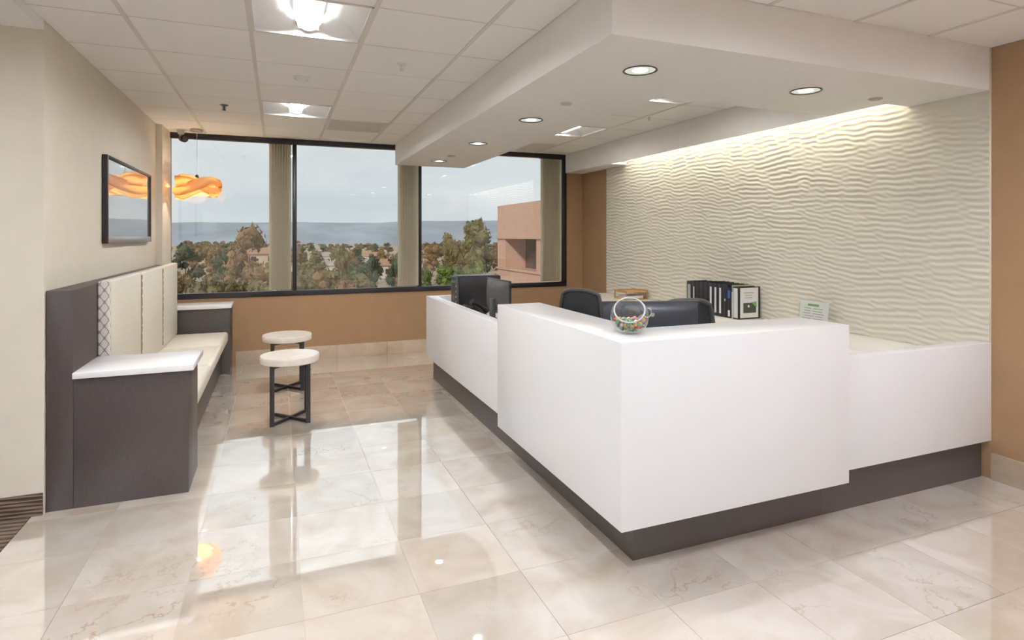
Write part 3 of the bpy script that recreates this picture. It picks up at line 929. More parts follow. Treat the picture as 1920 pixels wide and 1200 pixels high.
ribbon(0.222, 0.060, 0.105, 0.012, 3, 0.4, 0.45)
ribbon(0.205, -0.062, 0.105, 0.008, 3, 2.2, -0.45)
ribbon(0.185, 0.045, 0.075, -0.050, 4, 1.0, 0.5)
ribbon(0.175, -0.045, 0.070, 0.065, 4, 3.0, 0.5)
for q in range(3):
    a = 2 * PI * q / 3 + 0.4
    G().tube([(LX, LY, LZ + 0.12), (LX + 0.18 * math.cos(a), LY + 0.155 * math.sin(a), LZ + 0.035)], 0.002, 6).build('spoke', 'steel_dark', pn)
tag(pn, 'hanging lamp of interwoven glowing orange wood veneer before the window', 'pendant lamp')

# security camera by the window head
sc_ = empty('security_camera', (-0.99, 7.36, H))
G().lathe([(1e-4, -0.035), (0.032, -0.035), (0.040, 0.0), (1e-4, 0.0)], (-0.99, 7.36, H), 20).build('mount', 'white_plastic', sc_, smooth=True)
G().tube([(-0.99, 7.36, H - 0.03), (-0.982, 7.34, H - 0.075)], 0.020, 10).build('arm', 'white_plastic', sc_)
G().tube([(-0.985, 7.345, H - 0.080), (-0.970, 7.31, H - 0.088), (-0.940, 7.24, H - 0.102)], [0.028, 0.040, 0.040], 16).build('body', 'black_plastic', sc_, smooth=True)
G().tube([(-0.9395, 7.239, H - 0.1022), (-0.937, 7.233, H - 0.1035)], 0.026, 14).build('lens', 'dark_glazing', sc_)
tag(sc_, 'small black and white security camera above the window corner', 'security camera')

# ================================================================== DESK-TOP THINGS
# computer tower
pc = empty('computer_tower', (1.83, 5.51, 0.756))
PX0, PX1, PYa, PYb, PZ = 1.60, 2.05, 5.41, 5.62, 1.113
G().box(PX0 + 0.02, PX1, PYa, PYb, 0.765, PZ).build('case', 'black_plastic', pc, bevel=0.006)
G().box(PX0 + 0.03, PX1 - 0.01, PYa + 0.005, PYb - 0.005, PZ + 0.0005, PZ + 0.004).build('top_cover', 'charcoal_plastic', pc, bevel=0.0015)
fb = G().box(PX0, PX0 + 0.02, PYa + 0.004, PYb - 0.004, 0.765, PZ - 0.004).build('front_bezel', 'charcoal_plastic', pc, bevel=0.005)
G().box(PX0 - 0.003, PX0 + 0.001, PYa + 0.02, PYb - 0.02, 1.075, 1.105).build('disc_drive', 'steel_dark', fb)
G().prism([(PYa + 0.03, 0.80), (PYb - 0.06, 0.80), (PYb - 0.03, 0.92), (PYb - 0.05, 1.05), (PYa + 0.06, 1.05), (PYa + 0.03, 0.95)], PX0 - 0.004, PX0 + 0.001, 'x').build('grille', 'frame_black', fb)
for k in range(4):
    G().box(PX0 - 0.005, PX0 + 0.001, PYa + 0.012, PYa + 0.024, 0.86 + k * 0.05, 0.875 + k * 0.05).build('port', 'silver', fb)
for fx in (PX0 + 0.06, PX1 - 0.06):
    for fy in (PYa + 0.03, PYb - 0.03):
        G().cyl((fx, fy), 0.014, 0.756, 0.766, 10).build('foot', 'frame_black', pc)
tag(pc, 'black tower computer at the window end of the desk', 'computer')


def monitor(x, y, rz, wd, hg, zb, matback, label, stand_h):
    """back of the screen faces local -Y"""
    t = empty('monitor', (x, y, 0.756), rz)
    z0 = zb - 0.756
    G().box(-wd / 2, wd / 2, 0.0, 0.022, z0, z0 + hg).build('bezel', 'frame_black', t, bevel=0.004, local=True)
    # bulged back shell
    K = 12; vs = []; fs = []
    for j in range(K + 1):
        for i in range(K + 1):
            u, v = i / K, j / K
            bul = 0.035 * (1 - abs(2 * u - 1) ** 4) ** 0.7 * (1 - abs(2 * v - 1) ** 4) ** 0.7
            vs.append((-wd / 2 + 0.006 + (wd - 0.012) * u, -bul + 0.001, z0 + 0.006 + (hg - 0.012) * v))
    for j in range(K):
        for i in range(K):
            fs.append((j * (K + 1) + i, j * (K + 1) + i + 1, (j + 1) * (K + 1) + i + 1, (j + 1) * (K + 1) + i))
    bs = G().add(vs, fs).build('back_shell', matback, t, smooth=True, local=True)
    K = 20
    G().add([(0.012 * math.cos(2 * PI * q / K), -0.0365 - 0.0005, z0 + hg * 0.78 + 0.012 * math.sin(2 * PI * q / K)) for q in range(K)], [tuple(range(K))]).build('badge', 'silver', t, local=True)
    G().box(-wd / 2 + 0.014, wd / 2 - 0.014, 0.0215, 0.0235, z0 + 0.016, z0 + hg - 0.014).build('screen', 'dark_glazing', t, local=True)
    G().box(-0.035, 0.035, -0.060, -0.030, 0.012, z0 + hg * 0.45).build('stand_column', 'charcoal_plastic', t, bevel=0.004, local=True)
    G().box(-0.12, 0.12, -0.11, 0.07, 0.0, 0.013).build('stand_base', 'charcoal_plastic', t, bevel=0.004, local=True)
    tag(t, label, 'monitor')
    return t


monitor(1.705, 4.575, -PI / 2 + 0.04, 0.48, 0.285, 0.857, 'charcoal_plastic', 'grey-backed monitor beside the tower computer, rear facing out', 0.1)
monitor(2.005, 2.84, -0.33, 0.575, 0.335, 0.79, 'blue_black_plastic', 'wide black monitor behind the glass candy bowl, rear facing out', 0.1)

# desk phone
ph_ = empty('desk_phone', (1.66, 5.02, 0.756), 0.3)
G().prism([(-0.09, 0.0), (0.09, 0.0), (0.09, 0.025), (-0.07, 0.13), (-0.09, 0.12)], -0.09, 0.09, 'y').build('base', 'black_plastic', ph_, bevel=0.005, local=True)
hp = [(-0.085 + 0.17 * q / 8, -0.055, 0.165 - 0.10 * q / 8 + 0.012 * math.sin(PI * q / 8)) for q in range(9)]
G().tube(hp, [0.026, 0.024, 0.016, 0.014, 0.014, 0.014, 0.016, 0.024, 0.026], 12).build('handset', 'black_plastic', ph_, smooth=True, local=True)
G().prism([(0.0, 0.092), (0.02, 0.077), (0.021, 0.080), (0.001, 0.095)], 0.0, 0.075, 'y').build('display', 'silver', ph_, local=True)
cp = [(0.07 + 0.012 * math.cos(q * 1.1), -0.10 - 0.002 * q, 0.012 + 0.012 * (1 + math.sin(q * 1.1)) * 0.6) for q in range(60)]
G().tube(cp, 0.003, 6).build('coiled_cord', 'black_plastic', ph_, local=True)
tag(ph_, 'black desk phone between the tower computer and the grey monitor', 'phone')

# office chairs


def chair(x, y, rz, label):
    """backrest at local -Y, sitter faces +Y"""
    t = empty('office_chair', (x, y, 0), rz)
    # star base with castors
    for k in range(5):
        a = 2 * PI * k / 5 + 0.3
        lg = G().bar((0, 0, 0.10), (0.30 * math.cos(a), 0.30 * math.sin(a), 0.075), 0.045, 0.03).build('base_leg', 'black_plastic', t, local=True)
        cc = Vector((0.29 * math.cos(a), 0.29 * math.sin(a), 0.03))
        g = G().cyl((0, 0), 0.03, -0.02, 0.02, 16).xf(Matrix.Translation(cc) @ Matrix.Rotation(a, 4, 'Z') @ Matrix.Rotation(PI / 2, 4, 'X'))
        g.build('castor', 'frame_black', lg, local=True)
    G().cyl((0, 0), 0.028, 0.10, 0.44, 16).build('gas_post', 'steel_dark', t, local=True)
    G().box(-0.24, 0.24, -0.22, 0.26, 0.44, 0.51).build('seat', 'mesh_fabric', t, bevel=0.03, segs=4, local=True)
    # curved backrest frame + mesh
    def bp_(u, v):
        # u -1..1 across, v 0..1 up
        top = 1.0 - 0.10 * abs(u) ** 3.0
        hw = 0.215 + 0.02 * math.sin(PI * v)
        z = 0.55 + 0.445 * v * top
        y = -0.24 - 0.06 * v + 0.055 * u * u - 0.02 * math.sin(PI * v)
        return Vector((hw * u * (1 - 0.10 * v * v), y, z))
    K = 14
    vs = [bp_(-1 + 2 * i / K, j / K) for j in range(K + 1) for i in range(K + 1)]
    fs = [(j * (K + 1) + i, j * (K + 1) + i + 1, (j + 1) * (K + 1) + i + 1, (j + 1) * (K + 1) + i) for j in range(K) for i in range(K)]
    o = G().add(vs, fs).build('backrest', 'mesh_fabric', t, smooth=True, local=True)
    sm = o.modifiers.new('thickness', 'SOLIDIFY'); sm.thickness = 0.012
    ring = [bp_(-1 + 2 * i / 16, 0) for i in range(16)] + [bp_(1, i / 12) for i in range(12)] + [bp_(1 - 2 * i / 16, 1) for i in range(16)] + [bp_(-1, 1 - i / 12) for i in range(12)]
    G().tube(ring, 0.020, 10, closed=True).build('back_frame', 'charcoal_plastic', t, smooth=True, local=True)
    G().tube([(0, -0.05, 0.43), (0, -0.27, 0.45), (0, -0.33, 0.62), (0, -0.325, 0.75)], 0.022, 10).build('back_bar', 'black_plastic', t, local=True)
    for s_ in (-1, 1):
        G().tube([(s_ * 0.24, 0.0, 0.46), (s_ * 0.29, 0.0, 0.48), (s_ * 0.29, 0.0, 0.66)], 0.016, 10).build('arm_post', 'black_plastic', t, local=True)
        G().box(s_ * 0.29 - 0.035, s_ * 0.29 + 0.035, -0.12, 0.13, 0.66, 0.69).build('arm_rest', 'black_plastic', t, bevel=0.012, segs=3, local=True)
    tag(t, label, 'office chair')


chair(2.88, 5.02, -1.05, 'black mesh office chair in front of the brown corner, left of the glass bowl')
chair(3.10, 4.05, -0.30, 'black office chair behind the wide monitor, in front of the binders')

# candy bowl
BX, BYc = 1.527, 2.33
BR = 0.089
bw = empty('candy_bowl', (BX, BYc, TZ))
ax = Vector((-0.42, -0.62, 0.66)).normalized()
qrot = Vector((0, 0, 1)).rotation_difference(ax).to_matrix()
cen = Vector((BX, BYc, TZ + 0.079))
vs = []; fs = []
NP, NS = 18, 40
th0 = math.radians(52)
for j in range(NP + 1):
    th = th0 + (PI - th0) * j / NP
    for i in range(NS):
        a = 2 * PI * i / NS
        p = qrot @ Vector((BR * math.sin(th) * math.cos(a), BR * math.sin(th) * math.sin(a), BR * math.cos(th)))
        p.z = max(p.z, -0.078)
        vs.append(cen + p)
for j in range(NP):
    for i in range(NS):
        fs.append((j * NS + i, j * NS + (i + 1) % NS, (j + 1) * NS + (i + 1) % NS, (j + 1) * NS + i))
sh = G().add(vs, fs).build('glass_shell', 'bowl_thin_glass', bw, smooth=True)
sm = sh.modifiers.new('thickness', 'SOLIDIFY'); sm.thickness = 0.003; sm.offset = -1
rim = []
for i in range(NS):
    a = 2 * PI * i / NS
    rim.append(cen + qrot @ Vector(((BR - 0.001) * math.sin(th0) * math.cos(a), (BR - 0.001) * math.sin(th0) * math.sin(a), BR * math.cos(th0))))
G().tube(rim, 0.0034, 8, closed=True).build('rim', 'bowl_glass', bw, smooth=True)
tag(bw, 'round glass bowl with a slanted mouth on the counter corner', 'bowl')
# candies
cm = {}
for nm in ('candy_green', 'candy_red', 'candy_gold', 'candy_teal', 'candy_white', 'candy_pink'):
    g = G()
    g.lathe([(1e-4, -0.0105), (0.0045, -0.0085), (0.0078, -0.004), (0.0085, 0.0), (0.0078, 0.004), (0.0045, 0.0085), (1e-4, 0.0105)], seg=8)
    cm[nm] = g.mesh('candy', nm, smooth=True)
pts = []
tries = 0
while len(pts) < 95 and tries < 60000:
    tries += 1
    p = Vector((random.uniform(-1, 1), random.uniform(-1, 1), random.uniform(-1, 1))) * (BR - 0.015)
    if p.length > BR - 0.0155 or p.z < -0.066 or p.z > -0.014: continue
    if any((p - q).length < 0.0148 for q in pts): continue
    pts.append(p)
cn = list(cm)
for k, p in enumerate(pts):
    nm = cn[[0, 1, 2, 3, 4, 0, 2, 3, 5, 0][k % 10]]
    o = bpy.data.objects.new('candy', cm[nm]); C.objects.link(o)
    o.location = cen + p
    o.rotation_euler = (random.uniform(0, 3), random.uniform(0, 3), random.uniform(0, 3))
    tag(o, '%s wrapped candy in the heap inside the glass bowl' % nm.split('_')[1], 'candy', '%s candies in the glass bowl' % nm.split('_')[1])
# scoop
sp = empty('candy_scoop', (BX + 0.09, BYc - 0.01, TZ))
cs = cen + Vector((0.088, 0.0, 0.012))
K = 24
G().tube([cs + Vector((0.003 * math.sin(2 * PI * q / K), 0.0, 0)) + Vector((0.012 + 0.017 * math.cos(2 * PI * q / K), -0.006 * math.cos(2 * PI * q / K), 0.021 * math.sin(2 * PI * q / K))) for q in range(K)], 0.0028, 8, closed=True).build('handle_ring', 'chrome', sp, smooth=True)
G().tube([cs + Vector((-0.004, 0.0, 0.0)), cs + Vector((-0.035, -0.012, -0.010)), cs + Vector((-0.055, -0.018, -0.022))], 0.003, 8).build('handle', 'chrome', sp, smooth=True)
tag(sp, 'small chrome scoop hooked over the right side of the glass bowl', 'scoop')

# binders on the back counter
BZ = 0.757
yy = 4.085
bind = [('white', 0.058, 0.290, 'thick black binder with a white cover sheet, nearest of the row'),
        ('orange', 0.022, 0.300, 'orange-topped folder between two binders'),
        ('blue', 0.034, 0.275, 'dark binder with a blue spine label'),
        ('plainring', 0.050, 0.300, 'black binder with a small round spine hole, beside the blue-labelled one'),
        ('strip', 0.052, 0.300, 'black binder with a white spine strip, fourth from the near end'),
        ('strip', 0.052, 0.300, 'black binder with a white spine strip, middle of the three alike'),
        ('strip', 0.052, 0.303, 'black binder with a white spine strip, last of the three alike'),
        ('plain', 0.050, 0.306, 'tallest plain black binder in the middle of the row'),
        ('plain', 0.050, 0.302, 'plain black binder, second left of the white-striped ones'),
        ('plain', 0.048, 0.300, 'plain black binder, third left of the white-striped ones'),
        ('thin', 0.050, 0.298, 'black binder with a thin pale spine strip near the far end'),
        ('wide', 0.066, 0.297, 'black binder with a broad grey spine label, far end of the row')]
for kind, th, hg, lab in bind:
    th *= 1.22
    y0, y1 = yy + 0.001, yy + th - 0.001
    xs = 3.815 + (0.012 if kind in ('orange',) else 0.0)
    xe = XR - 0.035
    t = empty('binder' if kind != 'orange' else 'folder', (xs, (y0 + y1) / 2, BZ))
    if kind == 'orange':
        G().box(xs, xe - 0.02, y0, y0 + 0.010, BZ, BZ + hg - 0.008).build('cover', 'orange_cover', t)
        G().box(xs, xe - 0.02, y0 + 0.0105, y1, BZ, BZ + hg).build('divider', 'green_cover', t)
        G().box(xs - 0.002, xs - 0.0002, y0, y1, BZ, BZ + hg - 0.06).build('spine_label', 'paper_white', t)
        tag(t, lab, 'folder', 'binders on the back counter')
    else:
        # case: spine, two boards, paper block
        G().box(xs, xs + 0.004, y0, y1, BZ, BZ + hg).build('spine', 'binder_black', t, bevel=0.0015)
        G().box(xs + 0.004, xe, y0, y0 + 0.003, BZ, BZ + hg).build('board', 'binder_black', t)
        G().box(xs + 0.004, xe, y1 - 0.003, y1, BZ, BZ + hg).build('board', 'binder_black', t)
        G().box(xs + 0.012, xe - 0.01, y0 + 0.004, y1 - 0.004, BZ + 0.006, BZ + hg - 0.012).build('pages', 'paper_white' if kind == 'white' else 'binder_black', t)
        ym = (y0 + y1) / 2
        if kind == 'white':
            cs_ = G().box(xs + 0.020, xe - 0.022, y0 - 0.0012, y0 - 0.0002, BZ + 0.012, BZ + hg - 0.010).build('cover_sheet', 'paper_white', t)
            G().box(xs + 0.055, xe - 0.048, y0 - 0.002, y0 - 0.0013, BZ + 0.055, BZ + 0.145).build('printed_photo', 'label_dark', cs_)
            G().prism([(xe - 0.105, BZ + 0.148), (xe - 0.043, BZ + 0.10), (xe - 0.043, BZ + 0.155)], y0 - 0.0028, y0 - 0.0021, 'y').build('printed_leaf', 'leaf_green_print', cs_)
            K = 16
            G().add([(xs + 0.115 + 0.012 * math.cos(2 * PI * q / K), y0 - 0.0029, BZ + 0.115 + 0.012 * math.sin(2 * PI * q / K)) for q in range(K)], [tuple(range(K))]).build('printed_dot', 'paper_white', cs_)
            for q, (aa, cc) in enumerate(((0.06, 0.17), (0.075, 0.155), (0.07, 0.16))):
                G().box(xs + aa, xs + cc, y0 - 0.002, y0 - 0.0013, BZ + 0.232 - q * 0.022, BZ + 0.238 - q * 0.022).build('printed_line', 'label_gray' if q else 'label_green', cs_)
            G().box(xs - 0.0015, xs - 0.0002, y0 + 0.008, y1 - 0.008, BZ + 0.012, BZ + hg - 0.012).build('spine_label', 'paper_white', t)
        elif kind == 'blue':
            G().box(xs - 0.0015, xs - 0.0002, y0 + 0.004, y1 - 0.004, BZ + 0.18, BZ + 0.25).build('spine_label', 'blue_cover', t)
            G().box(xs - 0.0015, xs - 0.0002, y0 + 0.007, y1 - 0.007, BZ + 0.015, BZ + 0.07).build('spine_label', 'paper_white', t)
        elif kind == 'plainring':
            K = 16
            G().add([(xs - 0.0012, ym + 0.010 * math.cos(2 * PI * q / K), BZ + 0.16 + 0.013 * math.sin(2 * PI * q / K)) for q in range(K)], [tuple(range(K))]).build('finger_ring', 'silver', t)
        elif kind == 'strip':
            G().box(xs - 0.0015, xs - 0.0002, ym - 0.012, ym + 0.012, BZ + 0.03, BZ + hg - 0.035).build('spine_label', 'paper_white', t)
        elif kind == 'thin':
            G().box(xs - 0.0015, xs - 0.0002, ym - 0.007, ym + 0.007, BZ + 0.02, BZ + hg - 0.05).build('spine_label', 'paper_white', t)
        elif kind == 'wide':
            G().box(xs - 0.0015, xs - 0.0002, ym - 0.022, ym + 0.022, BZ + 0.02, BZ + hg - 0.03).build('spine_label', 'label_gray', t)
        tag(t, lab, 'binder', 'binders on the back counter')
    yy += th

# acrylic sign on the back counter
sg = empty('sign_holder', (3.97, 3.43, BZ))
tilt = 0.10


def tq(x_, y_, z_):
    return (3.955 + x_ + z_ * tilt, y_, BZ + z_)


def slab(y0, y1, z0, z1, xo, th):
    return G().add([tq(xo, y0, z0), tq(xo + th, y0, z0), tq(xo + th, y1, z0), tq(xo, y1, z0), tq(xo, y0, z1), tq(xo + th, y0, z1), tq(xo + th, y1, z1), tq(xo, y1, z1)],
                   [(3, 2, 1, 0), (4, 5, 6, 7), (0, 1, 5, 4), (1, 2, 6, 5), (2, 3, 7, 6), (3, 0, 4, 7)])


SA, SB, ST = 3.285, 3.575, 0.232
slab(SA, SB, 0.0, ST, -0.002, 0.002).build('front_sheet', 'acrylic', sg)
slab(SA, SB, 0.0, ST, 0.003, 0.002).build('back_sheet', 'acrylic', sg)
G().box(3.94, 4.03, SA, SB, BZ - 0.0005, BZ + 0.003).build('foot', 'acrylic', sg)
pp = slab(SA + 0.012, SB - 0.012, 0.012, ST - 0.008, 0.0003, 0.0012).build('printed_sheet', 'paper_white', sg)
slab(SA + 0.10, SB - 0.085, ST - 0.048, ST - 0.030, -0.0002, 0.0004).build('printed_logo', 'label_green', pp)
random.seed(5)
for q in range(7):
    zz = ST - 0.070 - q * 0.020
    a = SA + 0.05 + random.uniform(0, 0.02); c = SB - 0.03 - random.uniform(0, 0.03)
    mid = a + (c - a) * random.uniform(0.4, 0.6)
    slab(a, mid - 0.01, zz, zz + 0.007, -0.0002, 0.0004).build('printed_line', 'label_gray', pp)
    slab(mid + 0.01, c, zz, zz + 0.007, -0.0002, 0.0004).build('printed_line', 'label_gray', pp)
tag(sg, 'clear acrylic sign holder with a printed notice below the relief wall', 'sign holder')

# wooden tray with papers at the far end of the back counter
tr_ = empty('letter_tray', (3.88, 5.95, BZ))
for zz in (0.0, 0.085):
    g = G().box(3.76, 4.04, 5.80, 6.06, BZ + zz, BZ + zz + 0.008).box(3.752, 3.76, 5.80, 6.06, BZ + zz, BZ + zz + 0.022).box(4.04, 4.048, 5.80, 6.06, BZ + zz, BZ + zz + 0.022).box(3.76, 4.04, 6.052, 6.06, BZ + zz + 0.008, BZ + zz + 0.022)
    g.build('shelf', 'tray_wood', tr_)
for px in (3.752, 4.040):
    for py in (5.802, 6.04):
        G().box(px, px + 0.008, py, py + 0.018, BZ + 0.022, BZ + 0.085).build('post', 'tray_wood', tr_)
tag(tr_, 'two-tier wooden letter tray at the far end of the back counter', 'letter tray')
for k in range(3):
    o = G().box(-0.11, 0.11, -0.10, 0.10, 0, 0.012).build('paper_stack', 'paper_white'); o.location = (3.90, 5.93, BZ + 0.0085 + k * 0.0125); o.rotation_euler = (0, 0, [0.05, -0.06, 0.02][k])
    tag(o, 'white paper stack lying in the wooden letter tray, %s sheet bundle' % ['lowest', 'middle', 'uppermost'][k], 'papers', 'paper stacks in the letter tray')

# ================================================================== OUTSIDE
GZ = -9.0
gr = G().add([(-900, YB + 1.2, GZ), (1400, YB + 1.2, GZ), (1400, 1500, GZ), (-900, 1500, GZ)], [(0, 1, 2, 3)]).build('ground_outside', 'dry_ground')
struct(gr, 'dry tan ground of the valley outside', 'ground')
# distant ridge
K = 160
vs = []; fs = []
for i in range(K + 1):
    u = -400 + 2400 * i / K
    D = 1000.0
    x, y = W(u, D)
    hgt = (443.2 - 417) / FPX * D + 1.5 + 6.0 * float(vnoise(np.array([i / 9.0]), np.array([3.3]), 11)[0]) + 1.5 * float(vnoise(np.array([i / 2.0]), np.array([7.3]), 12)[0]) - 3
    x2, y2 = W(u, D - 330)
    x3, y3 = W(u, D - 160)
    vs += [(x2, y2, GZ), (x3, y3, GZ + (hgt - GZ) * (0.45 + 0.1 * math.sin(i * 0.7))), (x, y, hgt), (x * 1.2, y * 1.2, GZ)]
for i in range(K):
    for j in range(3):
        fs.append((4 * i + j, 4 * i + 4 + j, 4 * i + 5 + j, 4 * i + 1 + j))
hl = G().add(vs, fs).build('hills', 'hazy_hill', smooth=True)
struct(hl, 'long low ridge on the horizon, painted haze blue', 'hills')


# trees
def crown_mesh(seed, mat, kind):
    """dark inner clumps wrapped in several hundred leaf sprays"""
    rs = random.Random(seed)
    g = G()
    nb = {'round': 15, 'tall': 14, 'wide': 18}[kind]
    for k in range(nb):
        if kind == 'tall':
            z = 0.2 + 0.75 * k / nb; rad = 0.24 * (1.2 - z); a = rs.uniform(0, 2 * PI)
            c = Vector((0.10 * (1.1 - z) * math.cos(a), 0.10 * (1.1 - z) * math.sin(a), z)); rz_ = rad * 0.6
        else:
            a = rs.uniform(0, 2 * PI); z = rs.uniform(0.20, 0.86)
            q = rs.uniform(0.02, 0.30) * (1.15 if kind == 'wide' else 0.95) * math.sqrt(max(0.05, 1 - ((z - 0.5) / 0.5) ** 2))
            c = Vector((q * math.cos(a), q * math.sin(a), z)); rad = rs.uniform(0.10, 0.17); rz_ = rad * 0.75
        g.lathe([(1e-3, -rz_ * 0.85), (rad * 0.6, -rz_ * 0.5), (rad * 0.85, 0), (rad * 0.6, rz_ * 0.5), (1e-3, rz_ * 0.85)], c, 7)
        for q in range(46):
            d = Vector((rs.gauss(0, 1), rs.gauss(0, 1), rs.gauss(0, 1))).normalized()
            p = c + Vector((d.x * rad, d.y * rad, d.z * rz_)) * rs.uniform(0.75, 1.15)
            e1 = Vector((rs.gauss(0, 1), rs.gauss(0, 1), rs.gauss(0, 1))).normalized() * rad * rs.uniform(0.16, 0.34)
            e2 = d.cross(e1).normalized() * rad * rs.uniform(0.10, 0.22)
            g.add([p - e1, p + e2, p + e1 + d * 0.01, p - e2], [(0, 1, 2, 3)])
    return g.mesh('crown', mat)


CR = {}
for kx, mat in enumerate(('leaf_olive', 'leaf_brown', 'leaf_green', 'leaf_dark')):
    for kind in ('round', 'tall', 'wide'):
        CR[(mat, kind)] = [crown_mesh(kx * 10 + s_ + len(kind), mat, kind) for s_ in range(2)]
trunk_me = G().tube([(0, 0, 0), (0.004, 0.003, 0.3), (0, 0, 0.6)], [0.022, 0.016, 0.009], 7).mesh('trunk', 'bark')
tcount = 0


TAKEN = []


def tree(u, D, vtop, spread, mat, kind, label, group=None):
    global tcount
    x, y = W(u, D)
    h = 1.5 - (vtop - CY) * D / FPX - GZ
    wq = spread * D / FPX
    if group: wq = max(wq, 0.62 * h)
    if group and any(math.hypot(x - a, y - c) < (wq / 2 + r_) * 0.95 for a, c, r_ in TAKEN): return False
    TAKEN.append((x, y, wq / 2))
    t = empty('tree', (x, y, GZ), tcount * 1.3)
    me = CR[(mat, kind)][tcount % 2]
    wid = spread * D / FPX          # wanted width in metres
    if group: wid = max(wid, 0.62 * h)
    sx_ = wid / {'round': 0.80, 'tall': 0.55, 'wide': 0.98}[kind]
    c = inst('crown', me, t); c.scale = (sx_, sx_, h / 0.99)
    k = inst('trunk', trunk_me, t); k.scale = (max(sx_, 3) * 0.9, max(sx_, 3) * 0.9, h)
    tag(t, label, 'tree', group)
    tcount += 1
    return True


def house(u, D, wd, dp, hg, rz, wall, roof, label, group=None):
    x, y = W(u, D)
    t = empty('house', (x, y, GZ), rz)
    TAKEN.append((x, y, wd * 0.85))
    G().box(-wd / 2, wd / 2, -dp / 2, dp / 2, 0, hg).build('walls', wall, t, local=True)
    G().prism([(-dp / 2 - 0.5, hg), (dp / 2 + 0.5, hg), (0, hg + dp * 0.24)], -wd / 2 - 0.5, wd / 2 + 0.5, 'x').build('roof', roof, t, local=True)
    nw = max(2, int(wd / 3.5))
    me = G().box(-0.6, 0.6, -0.03, 0.03, -0.65, 0.65).mesh('window', 'dark_glazing')
    for q in range(nw):
        for lev in range(max(1, int(hg / 3))):
            inst('window', me, t, (-wd / 2 + wd * (q + 0.5) / nw, -dp / 2 - 0.02, 1.7 + 3 * lev))
    tag(t, label, 'house', group)


rs = random.Random(4)
for k in range(16):
    u = 325 + (k // 2) * 84 + rs.uniform(-8, 8) + (k % 2) * 42; D = (150, 218)[k % 2] + rs.uniform(-3, 3)
    if u > 770 or u < 430: continue
    house(u, D, rs.uniform(8.0, 9.5), rs.uniform(6, 7), rs.choice((3.2, 6.0, 3.2)), rs.uniform(-0.5, 0.5) - PSI * 0.5, rs.choice(('stucco_tan', 'stucco_white', 'stucco_white')), rs.choice(('roof_clay', 'roof_gray')),
          'small house among the trees in the valley outside', 'houses in the valley')


# landmark trees
tree(468, 92, 417, 84, 'leaf_brown', 'round', 'tall bushy brown-green tree rising above the ridge in the left pane')
tree(884, 118, 403, 104, 'leaf_olive', 'wide', 'large spreading olive pine beside the pink building')
tree(850, 104, 426, 60, 'leaf_olive', 'wide', 'lower olive tree in front of the large spreading pine')
tree(838, 75, 487, 70, 'leaf_green', 'wide', 'bright yellow-green shrub tree below the big pine, left one')
tree(884, 74, 490, 66, 'leaf_green', 'wide', 'bright yellow-green shrub tree right behind the tower computer')
tree(802, 76, 498, 40, 'leaf_green', 'round', 'small bright green tree beside the middle blind')
tree(700, 80, 470, 46, 'leaf_dark', 'wide', 'dark blue-green tree seen through the middle pane')
tree(738, 74, 478, 40, 'leaf_dark', 'round', 'dark tree close beside the middle blind')
tree(640, 95, 452, 40, 'leaf_olive', 'wide', 'large grey-green tree in the centre of the middle pane')
rs = random.Random(21)
for k in range(420):
    u = rs.uniform(240, 1050); D = rs.choice((80, 100, 125, 150, 180, 215, 250, 290, 340, 400, 470, 550))
    vt = 447 + rs.uniform(0, 7) + (3 if D > 150 else rs.uniform(0, 20))
    if 560 < u < 800: vt += 4
    mt = rs.choice(('leaf_olive', 'leaf_brown', 'leaf_olive', 'leaf_dark', 'leaf_brown'))
    pane = 'left' if u < 555 else ('middle' if u < 790 else 'right')
    nm = '%s tree in the %s distance behind the %s window pane' % ({'leaf_olive': 'olive', 'leaf_brown': 'brownish', 'leaf_dark': 'dark green'}[mt], 'near' if D < 130 else ('middle' if D < 260 else 'far'), pane)
    tree(u, D, vt, rs.uniform(14, 30) * (1.2 if D < 130 else 0.8), mt, rs.choice(('round', 'wide', 'round', 'tall')), nm, nm.replace('tree', 'trees'))
for k in range(14):
    u = 322 + k * 13 + rs.uniform(-4, 4)
    tree(u, 58 + rs.uniform(-8, 8), 500 + rs.uniform(-14, 22), rs.uniform(22, 34), rs.choice(('leaf_brown', 'leaf_olive')), rs.choice(('round', 'wide')),
         'leafy bush-like tree in the row at the foot of the left pane', 'low trees at the foot of the left pane')
for k in range(10):
    u = 562 + k * 17 + rs.uniform(-4, 4)
    tree(u, 62 + rs.uniform(-8, 8), 505 + rs.uniform(-14, 22), rs.uniform(24, 34), rs.choice(('leaf_brown', 'leaf_olive')), rs.choice(('round', 'wide')),
         'leafy bush-like tree in the row at the foot of the middle pane', 'low trees at the foot of the middle pane')


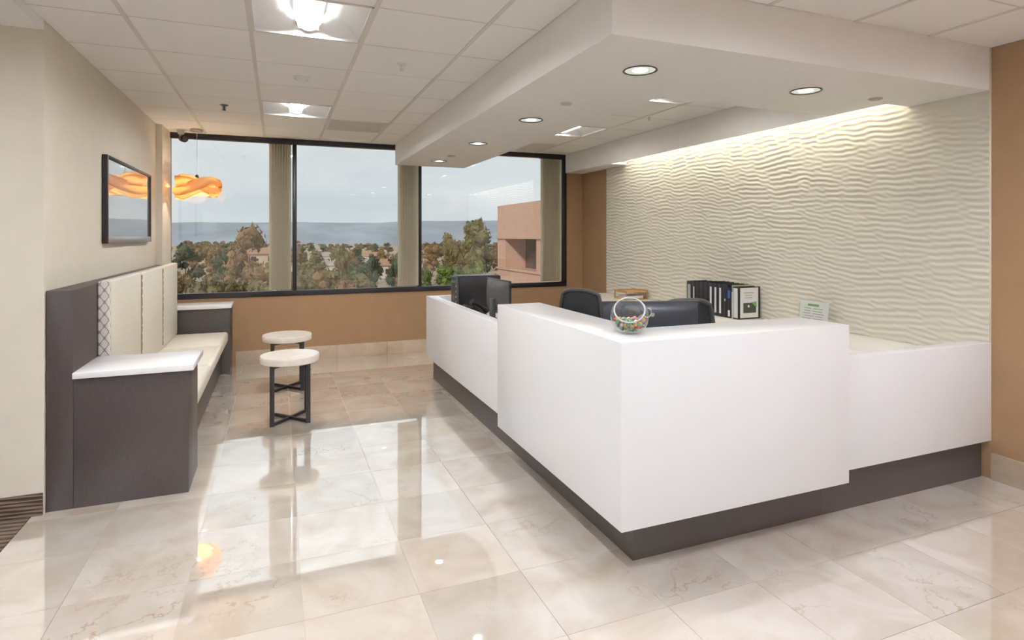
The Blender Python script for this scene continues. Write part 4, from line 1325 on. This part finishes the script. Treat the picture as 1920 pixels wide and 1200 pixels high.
# pink building wing
pb = empty('pink_building', (9.9, 19.5, GZ))
PBX = 8.80
PB0, PB1 = 12.5, 23.6
G().box(PBX, PBX + 12, PB0, PB1, 1.45, 2.80).build('parapet', 'stucco_pink', pb)
G().box(PBX - 0.06, PBX, PB0, PB1 + 0.06, 1.40, 1.50).build('ledge', 'stucco_pink', pb)
G().box(PBX, PBX + 12, PB0, PB1, -0.9, 0.18).build('spandrel', 'stucco_pink', pb)
G().box(PBX - 0.05, PBX, PB0, PB1 + 0.05, 0.12, 0.20).build('ledge', 'stucco_pink', pb)
G().box(PBX, PBX + 12, PB0, PB1, GZ, -2.8).build('lower_wall', 'stucco_pink', pb)
G().box(PBX + 0.9, PBX + 12, PB0, PB1 - 0.9, -2.8, 1.45).build('glazing', 'dark_glazing', pb)
for yy in (PB1 - 0.95, 18.6, 14.4):
    G().box(PBX + 0.002, PBX + 0.9, yy, yy + 0.95, -2.8, 1.45).build('pier', 'stucco_pink', pb)
tag(pb, 'pink stucco building wing seen in the right window pane', 'building')

# parked cars
for k, (u, D, mt, lab) in enumerate(((437, 118, 'car_white', 'white parked car at the foot of the left pane'), (575, 112, 'car_white', 'white parked car at the left of the middle pane'), (622, 112, 'car_white', 'white parked car toward the centre of the middle pane'))):
    x, y = W(u, D)
    t = empty('car', (x, y, GZ), -PSI + 0.2)
    G().prism([(-2.2, 0.35), (2.2, 0.35), (2.25, 0.75), (1.5, 0.9), (-2.2, 0.95)], -0.85, 0.85, 'y').build('body', mt, t, bevel=0.05, local=True)
    G().prism([(-1.9, 0.95), (1.1, 0.9), (0.4, 1.45), (-1.4, 1.45)], -0.75, 0.75, 'y').build('cabin', 'dark_glazing', t, bevel=0.05, local=True)
    for wx in (-1.35, 1.4):
        for wy in (-0.8, 0.8):
            G().cyl((0, 0), 0.34, -0.1, 0.1, 14).xf(Matrix.Translation((wx, wy, 0.34)) @ Matrix.Rotation(PI / 2, 4, 'X')).build('wheel', 'frame_black', t, local=True)
    tag(t, lab, 'car')
